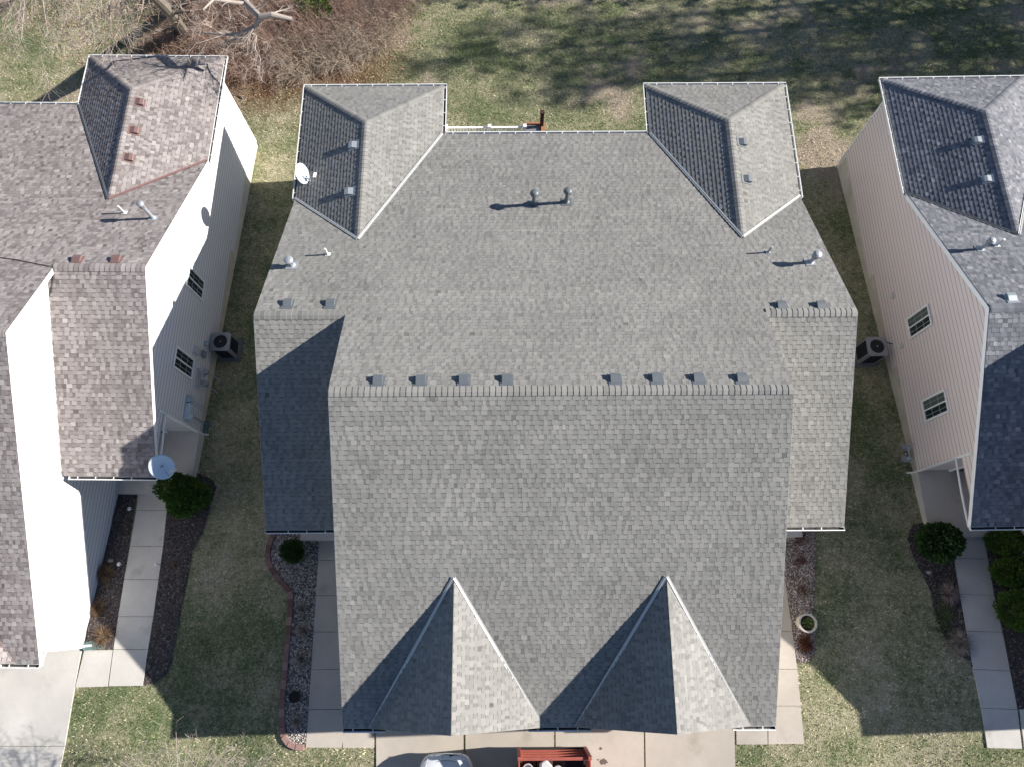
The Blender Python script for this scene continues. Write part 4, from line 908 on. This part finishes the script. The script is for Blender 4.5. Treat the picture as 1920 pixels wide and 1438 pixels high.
mb = MB(); mb.box((.09, -.18, -.05), (.18, .62, .36)); mb.build('meter_box', M['dish'], e, bevel=.02)
mb = MB(); mb.box((.08, .30, .03), (.16, .28, .30)); mb.lathe((.16, .30, .03), [(.09, 0), (.09, .06), (.05, .08)], 16, Matrix.Rotation(R(90), 3, 'Y')); mb.build('meter_socket', M['meter'], e, bevel=.015)
mb = MB()
for y in (-.36, .0): mb.lathe((.18, y, -.1), [(.045, 0), (.045, .05), (.02, .07)], 12, Matrix.Rotation(R(90), 3, 'Y'))
mb.build('meter_dial', M['pvc'], e)
mb = MB(); k = gz(P.x, P.y)-P.z; mb.tube([(.08, -.25, -.2), (.08, -.25, k)], .03, 8); mb.tube([(.06, .2, -.1), (.06, .2, k)], .012, 6); mb.tube([(.05, .34, -.1), (.05, .34, k)], .012, 6); mb.build('conduit', M['galv'], e)
# ---------------------------------------------------------------- satellite dishes
def sat_dish(foot, center, nrm, rx, lab, rot=0, arm_to=None):
    foot, center = Vector(foot), Vector(center); e = empty('satellite_dish', foot, label=lab, cat='satellite dish'); n = Vector(nrm).normalized(); m = n.to_track_quat('Z', 'Y').to_matrix()
    c_ = center-foot; d = MB(); ry = rx*1.08; prof = [(i/8, -.09*(1-(i/8)**2)) for i in range(9)]; V = []; N = 36
    for k in (0, 1):
        for r_, z in prof:
            for j in range(N): a = 2*math.pi*j/N; V.append(c_+m @ Vector((rx*r_*math.cos(a), ry*r_*math.sin(a), z-k*.012)))
    F = []; K_ = 9*N
    for i in range(8):
        for j in range(N):
            q = (i*N+j, i*N+(j+1) % N, (i+1)*N+(j+1) % N, (i+1)*N+j); F.append(q); F.append(tuple(K_+x for x in q[::-1]))
    for j in range(N): F.append((8*N+j, 8*N+(j+1) % N, K_+8*N+(j+1) % N, K_+8*N+j))
    d.add(V, F); d.build('reflector', M['dish'], e, smooth=True)
    mt = MB(); bk = c_-n*.13; mt.tube([(0, 0, 0), (bk.x*.2, bk.y*.2, bk.z*.55), bk], .022, 8); mt.box((0, 0, 0), (.16, .12, .02)); mt.box(bk, (.1, .1, .12)); mt.build('mount', M['galv'], e)
    lo = c_+m @ Vector((0, -ry*.9, -.02)); f = (arm_to-foot) if arm_to else lo+n*.4+m @ Vector((0, .15, 0))
    am = MB(); am.tube([bk, lo, f], .014, 6); ao = am.build('arm', M['galv'], e)
    ln = MB(); ln.tube([f, f+(c_-f).normalized()*.09], [.035, .045], 10)
    dd = m @ Vector((1, 0, 0))
    for k in (-1, 1): ln.tube([f+dd*.08*k, f+dd*.08*k+(c_-f).normalized()*.08], [.028, .038], 10)
    ln.tube([f-dd*.1, f+dd*.1], .02, 6); ln.build('receiver', M['pvc'], ao); return e
# main house dish at the outer eave of the left rear wing; left house dish above its front gutter corner
p0 = house_m.mw @ house_m.L(-P_MAIN['Ww']+.12, 16.0, P_MAIN['Zh']+.06); c0 = at_z(567, 326, p0.z+.55)
sat_dish((c0.x+.25, c0.y-.12, P_MAIN['Zh']+.15), c0, (.93, -.12, .38), .37, 'pale satellite dish on the left rear eave of the grey roof', arm_to=at_z(592, 329, p0.z+.45))
c1 = at_z(303, 875, 3.45); f1 = house_l.mw @ house_l.L(P_LEFT['Ww']-.05, P_LEFT['Yfw']+.25, P_LEFT['Zwe']+.12)
sat_dish(f1, c1, (.28, -.38, .88), .40, 'pale blue satellite dish over the front gutter corner of the brown roof', arm_to=at_z(326, 882, 3.5))
pA, _ = roofpt(house_l, 'back', 0, 484); 
W = house_l.mw; up = Vector((0, 0, .03))
cp = [W @ roofpt(house_l, 'back', u_, v_)[0]+up for u_, v_ in ((-60, 478), (0, 484), (40, 490), (80, 498), (100, 502))]+[W @ roofpt(house_l, 'wing1', u_, v_)[0]+up for u_, v_ in ((101, 515), (97, 545), (90, 562), (86, 578))]
cable('roof_cable', cp, .012, M['rubber'], 'thin black cable running across the brown roof to the cream gable', 'cable')
# ---------------------------------------------------------------- deck behind the middle house
yr = at_z(1000, 239, 1.15).y; x0_, x1_ = at_z(833, 240, 1.15).x, at_z(984, 240, 1.15).x; dz_ = .15
e = empty('deck', ((x0_+x1_)/2, yr, gz(0, yr)), label='raised grey deck with white railing behind the middle house', cat='deck'); oz = gz(0, yr)
ox, oy = (x0_+x1_)/2, yr
def loc(x, y, z): return Vector((x-ox, y-oy, z-oz))
mb = MB(); nb_ = 16
for i in range(nb_): mb.box(loc((x0_+x1_)/2, 17.2+(yr-17.2)*(i+.5)/nb_, dz_), (x1_-x0_, (yr-17.2)/nb_-.012, .03))
mb.box(loc((x0_+x1_)/2, yr, dz_-.12), (x1_-x0_, .05, .2)); mb.build('deck_floor', M['deckgrey'], e)
mb = MB(); mb.box(loc((x0_+x1_)/2, yr, 1.14), (x1_-x0_, .075, .05)); mb.box(loc((x0_+x1_)/2, yr, .27), (x1_-x0_, .05, .06)); ra = mb.build('railing', M['white_trim'], e)
mb = MB(); nbal = int((x1_-x0_)/.125)
for i in range(nbal): mb.box(loc(x0_+(i+.5)*(x1_-x0_)/nbal, yr, .7), (.05, .05, .86))
mb.build('baluster', M['white_trim'], ra)
for k, u_ in enumerate((836, 918, 984)):
    mb = MB(); x = at_z(u_, 240, 1.2).x; mb.box(loc(x, yr, .7), (.115, .115, 1.1)); mb.box(loc(x, yr, 1.26), (.15, .15, .03)); mb.box(loc(x, yr, -.9), (.12, .12, 2.1)); mb.build('railing_post', M['white_trim'], e)
xa, xb = at_z(986, 240, .2).x, at_z(1013, 240, .2).x; yl = at_z(1000, 233.5, .2).y
mb = MB(); nl = int((yl-17.4)/.1)
for i in range(nl): mb.box(loc((xa+xb)/2, 17.4+(yl-17.4)*(i+.5)/nl, dz_), (xb-xa, .088, .035))
mb.build('landing', M['deckgrey'], e)
mb = MB(); mb.box(loc((xa+xb)/2, yl+.03, dz_+.04), (xb-xa+.1, .09, .14)); mb.box(loc(xb+.12, (yl+17.6)/2, dz_+.06), (.17, yl-17.6, .14)); mb.box(loc(xb+.12, (yl+17.6)/2, dz_-.2), (.05, yl-17.6, .3)); mb.build('landing_rim', M['wood_o'], e)
mb = MB(); mb.box(loc(xb+.06, yl-.1, .35), (.15, .15, 1.5)); mb.box(loc(xb+.06, yl-.1, 1.12), (.19, .19, .08)); mb.box(loc(xb+.06, yl-.1, -1.3), (.12, .12, 1.8)); mb.build('stair_post', M['wood_d'], e)
mb = MB()
for i in range(6): mb.box(loc((xa+xb)/2+(i+1)*.27+(xb-xa)/2+.1, yr-.45, dz_-.2-i*.18), (.28, .95, .04))
mb.build('stair_tread', M['wood_o'], e)
B = G(613, 1000); o = MB().box((0, 0, .1), (.55, .3, .05)).build('door_mat', M['brown_mat'], bevel=.01); o.location = B+Vector((0, 0, .02)); tag(o, label='dark brown mat at the top of the walk under the left wing gutter', cat='mat')
# ---------------------------------------------------------------- car
def build_car():
    P = at_z(838, 1409, .55); cx_, yf_ = P.x, P.y; zg = gz(cx_, yf_)
    e = empty('parked_car', (cx_, yf_-2.4, zg+.05), label='silver car parked on the driveway with its nose towards the garage', cat='car')
    # body stations along y (front = +2.35), half width, belt height, hood/roof height
    st = [(2.36, .42, .38, .50), (2.34, .60, .34, .62), (2.22, .78, .30, .74), (1.98, .90, .28, .82), (1.5, .96, .27, .92), (1.0, .97, .27, 1.00), (.6, .97, .27, 1.03), (-.5, .97, .27, 1.02), (-1.6, .97, .27, 1.03), (-2.1, .93, .3, 1.02), (-2.35, .82, .4, .9), (-2.4, .6, .5, .75)]
    def section(y, w_, zb_, zt):
        return [(-w_*.92, y, zb_), (-w_, y, zb_+.12), (-w_*1.0, y, zt*.72), (-w_*.93, y, zt*.93), (-w_*.72, y, zt), (-w_*.36, y, zt+.025), (0, y, zt+.035), (w_*.36, y, zt+.025), (w_*.72, y, zt), (w_*.93, y, zt*.93), (w_, y, zt*.72), (w_, y, zb_+.12), (w_*.92, y, zb_)]
    V = []; F = []
    for s_ in st: V += section(*s_)
    n = 13
    for i in range(len(st)-1):
        for j in range(n-1): F.append((i*n+j, (i+1)*n+j, (i+1)*n+j+1, i*n+j+1))
        F.append((i*n+n-1, (i+1)*n+n-1, (i+1)*n, i*n))
    F.append(tuple(range(n))); F.append(tuple(range((len(st)-1)*n+n-1, (len(st)-1)*n-1, -1)))
    mb = MB(); mb.add(V, F); bd = mb.build('body', M['carpaint'], e, smooth=True)
    ss = bd.modifiers.new('sub', 'SUBSURF'); ss.levels = 2; ss.render_levels = 2
    cab = MB(); V = []
    for y, w_, z in ((1.0, .82, .99), (.25, .66, 1.44), (-.9, .68, 1.5), (-1.9, .66, 1.42), (-2.25, .78, 1.0)): V += [(-w_, y, z), (-w_*.5, y, z+.03), (0, y, z+.04), (w_*.5, y, z+.03), (w_, y, z), (w_*1.25 if z > 1.2 else w_*1.05, y, 1.0), (-w_*1.25 if z > 1.2 else -w_*1.05, y, 1.0)]
    F = []
    for i in range(4):
        for j in range(7): F.append((i*7+j, (i+1)*7+j, (i+1)*7+(j+1) % 7, i*7+(j+1) % 7))
    cab.add(V, F); cab.build('cabin_glass', M['carglass'], e, smooth=False)
    rf = MB(); rf.prism([(-.66, .2, 1.475), (.66, .2, 1.475), (.68, -.9, 1.545), (.66, -1.9, 1.465), (-.66, -1.9, 1.465), (-.68, -.9, 1.545)], (0, 0, .02)); rf.build('roof_panel', M['carpaint'], e, bevel=.01)
    # grille opening with slats, badge plinth, number plate recess, head lamps
    gr = MB(); arc = [(x, 2.375-.17*(x/.62)**2, .63-.02*(x/.62)**2) for x in np.linspace(-.62, .62, 13)]
    gr.prism([(x, y, z) for x, y, z in arc]+[(x*.93, y-.17, z+.13) for x, y, z in arc[::-1]], (0, .012, -.012)); go = gr.build('grille', M['dark'], e)
    tr = MB(); tr.tube([(x, y+.01, z-.005) for x, y, z in arc], .018, 6); tr.tube([(x*.95, y-.17, z+.14) for x, y, z in arc], .014, 6)
    for k in (-.12, .12): tr.box((k, 2.30, .69), (.07, .03, .02))
    tr.build('grille_trim', M['galv'], go)
    for s_ in (-1, 1):
        hl = MB(); hl.prism([(s_*.60, 2.24, .68), (s_*.70, 2.16, .70), (s_*.90, 1.86, .80), (s_*.86, 1.78, .86), (s_*.66, 2.04, .78)], (0, .01, .02)); hl.build('headlight', M['lamp'], e, bevel=.006)
        mr = MB(); mr.box((s_*1.06, .72, 1.02), (.2, .12, .14)); mr.build('mirror', M['carpaint'], e, bevel=.03)
    for sx in (-1, 1):
        for y in (1.45, -1.4):
            wh = MB(); wh.lathe((sx*.86, y, .31), [(.2, -.1), (.31, -.09), (.32, 0), (.31, .09), (.2, .1)], 24, Matrix.Rotation(R(90), 3, 'Y')); wo_ = wh.build('wheel', M['tyre'], e)
            rm = MB(); rm.lathe((sx*.955, y, .31), [(.2, -.01), (.2, .01), (.03, .02)], 18, Matrix.Rotation(R(90), 3, 'Y')); rm.build('rim', M['galv'], wo_)
    return e
build_car()
# ---------------------------------------------------------------- red slatted trailer
P0 = at_z(1004, 1400, .45); P1 = at_z(1096, 1400, .45); Pt = at_z(1040, 1427, 2.25)
cx_ = (at_z(968, 1425, 2.25).x+at_z(1112, 1425, 2.25).x)/2; wd = 2.25; yf_ = at_z(1040, 1402, .5).y
e = empty('utility_trailer', (cx_, yf_-2, gz(cx_, yf_)), label='red trailer with tall slatted sides parked on the driveway', cat='trailer')
def L2(x, y, z): return Vector((x, y+2, z))
zb_, zt = .52, 2.1
mb = MB(); mb.box(L2(0, -2, zb_-.05), (wd, 4.1, .1)); mb.build('bed', M['dark'], e)
for nm, side in (('front_panel', 0), ('rear_panel', 1), ('side_panel', 2), ('side_panel', 3)):
    mb = MB()
    for k in range(4):
        z = zb_+.2+k*.4
        if side < 2: y = -.03 if side == 0 else -4.03; mb.box(L2(0, y, z), (wd-.06, .045, .31)); mb.box(L2(0, y+(.04 if side == 0 else -.04), z+.155), (wd-.06, .07, .035))
        else: x = (wd/2-.02)*(1 if side == 3 else -1); mb.box(L2(x, -2, z), (.045, 3.95, .31))
    for k in range(2 if side < 2 else 4):
        if side < 2: mb.box(L2((-1+2*k)*(wd/2-.03), (.02 if side == 0 else -4.08), (zb_+zt)/2+.02), (.11, .1, zt-zb_+.12))
        else: x = (wd/2+.03)*(1 if side == 3 else -1); mb.box(L2(x, -.5-k*1.0, (zb_+zt)/2+.02), (.06, .09, zt-zb_+.12))
    po = mb.build(nm, M['red_paint'], e, bevel=.006)
    if side < 2:
        bt = MB()
        for k in range(4):
            for s_ in (-1, 1):
                for j in (-.08, .08): bt.box(L2(s_*(wd/2+.03), (.04 if side == 0 else -4.1), zb_+.2+k*.4+j), (.05, .03, .03))
        bt.build('bolts', M['galv'], po)
for s_ in (-1, 1):
    for y in (-1.6, -2.5):
        mb = MB(); mb.lathe(L2(s_*(wd/2+.15), y, .36), [(.2, -.1), (.35, -.09), (.36, 0), (.35, .09), (.2, .1)], 22, Matrix.Rotation(R(90), 3, 'Y')); mb.build('wheel', M['tyre'], e)
mb = MB(); mb.tube([L2(-.7, -4, .5), L2(0, -5.3, .5)], .05, 6); mb.tube([L2(.7, -4, .5), L2(0, -5.3, .5)], .05, 6); mb.build('drawbar', M['red_paint'], e)
TB = Vector((cx_, yf_, gz(cx_, yf_)))
def in_trailer(x, y, z): return TB+Vector((x, y, z))
for x, y, r_, lab in ((-.82, -.35, .16, 'white bucket inside the red trailer at its left corner'), (.12, -.4, .15, 'white bucket inside the red trailer near its middle')):
    mb = MB(); mb.lathe((0, 0, 0), [(r_*.8, 0), (r_, .36), (r_*1.05, .36), (r_*1.05, .38), (r_*.9, .38), (r_*.85, .1)], 20); o = mb.build('bucket', M['bag'])
    o.location = in_trailer(x, y, 1.45); tag(o, label=lab, cat='bucket')
    c3 = MB(); c3.box((0, 0, 0), (.5, .5, .92)); cr = c3.build('crate', M['wood_d'], bevel=.01); cr.location = in_trailer(x, y, .99); tag(cr, label='dark crate under the '+('left' if x < 0 else 'middle')+' white bucket in the red trailer', cat='crate')
mb = MB(); mb.prism([(-.2, -.3, 0), (.1, -.35, 0), (.22, .1, 0), (.0, .32, 0), (-.18, .2, 0)], (.03, .05, .3)); o = mb.build('plastic_bag', M['bag'], bevel=.05); o.location = in_trailer(-.28, -.42, 1.5); tag(o, label='crumpled white bag between the two buckets in the red trailer', cat='bag')
c3 = MB(); c3.box((0, 0, 0), (.5, .6, .95)); cr = c3.build('crate', M['wood_d'], bevel=.01); cr.location = in_trailer(-.28, -.42, 1.02); tag(cr, label='dark crate under the crumpled white bag in the red trailer', cat='crate')
# oil spots on the driveway
def spot(u, v, r_, lab):
    B = G(u, v); mb = MB(); n = 14; mb.quad(*[Vector((math.cos(6.283*i/n)*r_*random.uniform(.7, 1.2), math.sin(6.283*i/n)*r_*.8*random.uniform(.7, 1.2), 0)) for i in range(n)]); o = mb.build('oil_stain', plain('oil', (.12, .095, .075), .7)); o.location = B+Vector((0, 0, .05)); tag(o, kind='structure')
spot(1126, 1402, .05, ''); spot(1131, 1427, .12, ''); spot(1121, 1423, .03, ''); spot(1138, 1428, .03, '')
# ---------------------------------------------------------------- trees
def grow(mb, tw, p, d, L_, r_, depth, spread=.5, droop=0., n_side=6, tn=.5):
    """tapered limb with side limbs; thick wood goes to mb, twigs to tw"""
    seg = max(3, int(L_/.5)) if depth > 0 else 3; P = [p.copy()]; D = d.normalized(); q = p.copy(); rad = [r_]
    for i in range(seg):
        D = (D+Vector((random.gauss(0, .10), random.gauss(0, .10), random.gauss(0, .07)-droop*.06))).normalized(); q = q+D*(L_/seg); P.append(q.copy()); rad.append(max(.0035, r_*(1-.72*(i+1)/seg)))
    T = mb if r_ > .022 else tw; T.tone = min(1, max(0, tn+random.gauss(0, .15))); T.tube(P, rad, n_side if r_ > .03 else (4 if r_ > .012 else 3), False)
    if depth <= 0: return
    k = random.randint(3, 5) if depth > 1 else random.randint(4, 7)
    for i in range(k):
        t_ = random.uniform(.3, .98); j = min(seg-1, int(t_*seg)); b = P[j].lerp(P[j+1], t_*seg-j); ax = Vector((random.gauss(0, 1), random.gauss(0, 1), random.gauss(0, 1))); ax = (ax-D*ax.dot(D)).normalized()
        nd = (D*(1-spread*.55)+ax*spread*1.25+Vector((0, 0, .12))).normalized(); grow(mb, tw, b, nd, L_*random.uniform(.42, .68), max(.0035, rad[j]*.55), depth-1, spread, droop, n_side, tn)
def bare_tree(B, limbs, lab, depth=3, twig='twig', trunk_r=.2, name='bare_tree', droop=.3, cat='tree', group=None):
    B = Vector(B); e = empty(name, B, label=lab, cat=cat, group=group); mb, tw = MB(), MB()
    for L_ in limbs:
        pts = [Vector(p)-B for p in L_['pts']]; mb.tone = .6; mb.tube(pts, L_['r'], 9, False)
        if L_.get('grow', True):
            for i in range(1, len(pts)):
                for _ in range(L_.get('n', 3)):
                    d = (pts[i]-pts[i-1]).normalized(); ax = Vector((random.gauss(0, 1), random.gauss(0, 1), random.gauss(0, .8))); nd = (d*.6+ax.normalized()*.8).normalized()
                    b = pts[i-1].lerp(pts[i], random.random()); grow(mb, tw, b, nd, L_.get('len', 2.2)*random.uniform(.5, 1), L_['r'][i]*.4, L_.get('depth', depth-1), .55, droop, 6, .6)
    mb.build('trunk', M['bark'] if twig == 'twig' else M['twig_pale'], e); tw.build('branches', M[twig], e); return e
A_ = lambda u, v, z: at_z(u, v, z)
# pale-limbed tree reaching over the brush from the upper edge
B = G(430, -60)
bare_tree(B, [dict(pts=[B, A_(445, -40, 3.2), A_(462, 8, 5.0), A_(487, 32, 5.4)], r=[.2, .17, .14, .11], n=1, len=1.5),
  dict(pts=[A_(487, 32, 5.4), A_(510, 28, 5.5), A_(548, 37, 5.3)], r=[.11, .10, .07], n=1, len=1.2),
  dict(pts=[A_(487, 32, 5.4), A_(478, 50, 5.0), A_(440, 67, 4.7), A_(400, 64, 4.6), A_(362, 60, 4.4)], r=[.09, .07, .055, .04, .02], n=3, len=1.5),
  dict(pts=[A_(482, 46, 5.0), A_(470, 62, 4.6), A_(436, 76, 4.0), A_(412, 84, 3.8), A_(400, 94, 3.6)], r=[.08, .06, .045, .03, .015], n=2, len=.9),
  dict(pts=[A_(470, 62, 4.6), A_(480, 68, 4.3), A_(478, 92, 4.1), A_(488, 110, 3.9), A_(486, 140, 3.6)], r=[.05, .035, .03, .02, .01], n=3, len=.9),
  dict(pts=[A_(462, 8, 5.0), A_(400, 0, 5.6), A_(380, 20, 6)], r=[.08, .05, .03], n=3, len=1.5)], 'pale barked bare tree forking above the brush at upper left', 3, 'twig_pale')
B = G(345, 60)
bare_tree(B, [dict(pts=[B, A_(322, 28, 2.6), A_(300, 5, 4.2), A_(282, -12, 5.6), A_(262, -35, 7.2)], r=[.26, .23, .20, .17, .12], n=2, len=2.2)], 'grey barked leaning tree trunk rising out of the brush at upper left', 3, 'twig')
# twig sprays hanging in along the upper left edge
for i, ((u_, v_), tips, lab) in enumerate((((90, -120), ((20, 30), (60, 60), (110, 50), (90, 85), (40, 95)), 'bare tree overhanging the top edge at the far left corner'), ((215, -120), ((150, 40), (190, 55), (230, 45), (210, 80), (120, 30)), 'bare tree overhanging the top edge left of the leaning trunk'), ((-60, -60), ((10, 60), (-10, 90), (30, 20)), 'bare tree reaching in from the upper left corner, mostly out of view'))):
    B = G(u_, v_-60); hub = A_(u_, v_+20, 6.5); limbs = [dict(pts=[B, B.lerp(hub, .6)+Vector((.3, 0, 0)), hub], r=[.2, .16, .12], grow=False)]
    for a, b in tips:
        tip = A_(a, b-20, random.uniform(4.4, 5.6)); limbs.append(dict(pts=[hub, hub.lerp(tip, .5)+Vector((0, 0, .5)), tip], r=[.05, .03, .012], n=5, len=2.0, depth=2))
    bare_tree(B, limbs, lab, 3, 'twig_pale' if i < 2 else 'twig', group='bare trees along the upper left edge', droop=1.2)
# thicket stems: one shrub per clump
k = 0
for u_, v_, r_, hh, nn, mt in ((300, 112, 1.2, 1.6, 120, 'twig'), (430, 60, 1.6, 2.2, 170, 'twig'), (470, 115, 1.4, 1.8, 150, 'twig'), (540, 70, 1.5, 2.2, 170, 'twig'), (565, 120, 1.2, 1.6, 140, 'dry_tan'), (620, 50, 1.5, 2.2, 170, 'twig'), (640, 105, 1.2, 1.5, 150, 'dry_tan'), (690, 70, 1.3, 1.6, 150, 'dry_tan'), (700, 20, 1.6, 2.0, 170, 'twig'), (520, 10, 1.6, 2.4, 160, 'twig'), (390, 20, 1.6, 2.4, 160, 'twig'), (600, 0, 1.5, 2.2, 150, 'twig'), (755, 15, 1.2, 1.2, 110, 'dry_tan')):
    names_ = ['low brown brush clump just behind the brown roof', 'brown brush clump under the fork of the pale tree', 'brown brush clump below the pale forked limb', 'brown brush clump right of the pale forked limb', 'tan brush clump nearest the left rear corner of the grey house', 'brown brush clump in the middle of the thicket by its green vine', 'tan brush clump at the lower right edge of the thicket', 'tan brush clump at the right edge of the thicket', 'brown brush clump at the top right of the thicket', 'brown brush clump at the top edge behind the pale fork', 'brown brush clump beside the leaning grey trunk', 'brown brush clump at the top edge behind the green vine', 'sparse tan brush clump last to the right at the top edge']
    B = G(u_, v_); e = empty('brush_clump', B, label=names_[k], cat='brush', group='bare brush clumps in the thicket'); k += 1; mb = MB()
    for _ in range(int(nn*1.7)):
        a = random.uniform(0, 6.283); rr_ = r_*math.sqrt(random.random()); p = Vector((math.cos(a)*rr_*.7, math.sin(a)*rr_*.7, -.05)); d = Vector((math.cos(a)*.7+random.gauss(0, .5), math.sin(a)*.7+random.gauss(0, .5), random.uniform(.4, 1.3))); hh_ = hh*random.uniform(.4, .9)
        grow(mb, mb, p, d, hh_, random.uniform(.005, .013), 1, .7, 1.8, 3, .5)
    mb.build('stems', M[mt], e)
bush('vine', [(G(590, 15, .8), (.9, .6, .5)), (G(575, 4, .8), (.7, .5, .5))], M['everg_l'], 'patch of green vine among the brush at the top edge', 'vine', 1800, .10)
bush('vine', [(G(450, 85, .3), (.6, .4, .3))], M['everg_l'], 'small patch of green leaves under the pale forked limb', 'vine', 350, .08)
def log_piece(u0, v0, u1, v1, r_, z, lab):
    a, b = G(u0, v0, z), G(u1, v1, z); mb = MB(); mb.tone = .8; mb.tube([Vector((0, 0, 0)), (b-a)*.5+Vector((.05, .06, .04)), b-a], [r_, r_*.8, r_*.4], 7); o = mb.build('fallen_branch', M['bark']); o.location = a; tag(o, label=lab, cat='branch')
log_piece(675, 48, 655, 75, .05, .5, 'short pale broken branch lying on the brush at right'); log_piece(455, 185, 440, 178, .03, .05, 'thin dark fallen branch on the lawn by the cream wall corner'); log_piece(600, 30, 690, 75, .05, .7, 'long curved fallen branch across the right of the thicket'); log_piece(183, 95, 193, 76, .02, .05, 'thin straight stick lying on the grass behind the brown roof')
# bare ornamental tree poking into the bottom left of the frame
B = G(360, 1640); hub = A_(345, 1520, 2.6); limbs = [dict(pts=[B, (B+hub)/2, hub], r=[.09, .075, .06], grow=False)]
for a, b in ((215, 1408), (260, 1400), (300, 1395), (375, 1392), (410, 1398), (470, 1398), (515, 1420), (200, 1430), (240, 1395), (275, 1385), (310, 1368), (350, 1372), (395, 1380), (430, 1372), (455, 1378), (500, 1400), (530, 1425), (330, 1350), (180, 1440)):
    tip = A_(a, b+22, random.uniform(2.6, 3.6)); limbs.append(dict(pts=[hub, hub.lerp(tip, .5)+Vector((0, 0, .15)), tip], r=[.024, .013, .005], n=6, len=.65, depth=1))
bare_tree(B, limbs, 'small pale bare tree poking in at the bottom left over the front lawn', 2, 'twig_pale', droop=-.5)
# evergreens beyond the right edge whose shade falls over the back yard
def pine(x, y, hgt, rad, lab, n=950):
    B = Vector((x, y, gz(x, y))); e = empty('pine_tree', B, label=lab, cat='tree', group='tall pines beyond the back yard'); t_ = MB(); t_.tube([(0, 0, -.2), (.1, 0, hgt*.5), (0, .1, hgt*.97)], [.24, .16, .04], 9); f = MB(); br = MB()
    lv = int(hgt*1.6)
    for i in range(lv):
        z = hgt*(.22+.76*i/lv); r_ = rad*(1-.8*(i/lv)**1.3)*random.uniform(.8, 1.1)
        for j in range(random.randint(4, 6)):
            a = random.uniform(0, 6.283); d = Vector((math.cos(a), math.sin(a), .12)); br.tone = .3; br.tube([Vector((0, 0, z)), Vector((0, 0, z))+d*r_], [.04, .012], 4, False)
            for q in range(int(n/lv/5)):
                s_ = random.uniform(.25, 1.); p = Vector((0, 0, z))+d*r_*s_+Vector((random.gauss(0, .3), random.gauss(0, .3), random.gauss(0, .15))); f.tone = random.random()
                ax = (d+Vector((random.gauss(0, .7), random.gauss(0, .7), random.gauss(0, .4)))).normalized(); sd = ax.cross(Vector((random.gauss(0, 1), random.gauss(0, 1), 1))).normalized()*.1; l = random.uniform(.25, .45); f.quad(p, p+ax*l*.5+sd, p+ax*l, p+ax*l*.5-sd)
    t_.build('trunk', M['bark'], e); f.build('crown', M['needle'], e); br.build('limbs', M['bark'], e)
PINES = [(33.5, 29.5, 20, 3.6), (37, 27.2, 19, 3.4), (40, 31.5, 22, 4), (44, 28.8, 22, 4), (48, 26.8, 20, 3.6), (51, 30.5, 24, 4.2), (56, 28.5, 23, 4), (42, 24.8, 14, 3), (61, 31, 25, 4.4), (8, 33.5, 12, 2.8), (15, 33.3, 13, 2.9), (22, 33.2, 14, 3), (29, 33, 15, 3.2), (36, 35, 21, 4), (66, 28, 24, 4)]
for i, (x, y, hh, r_) in enumerate(PINES): pine(x, y, hh, r_, 'tall dark pine standing beyond the edge of the back yard, outside the photo')
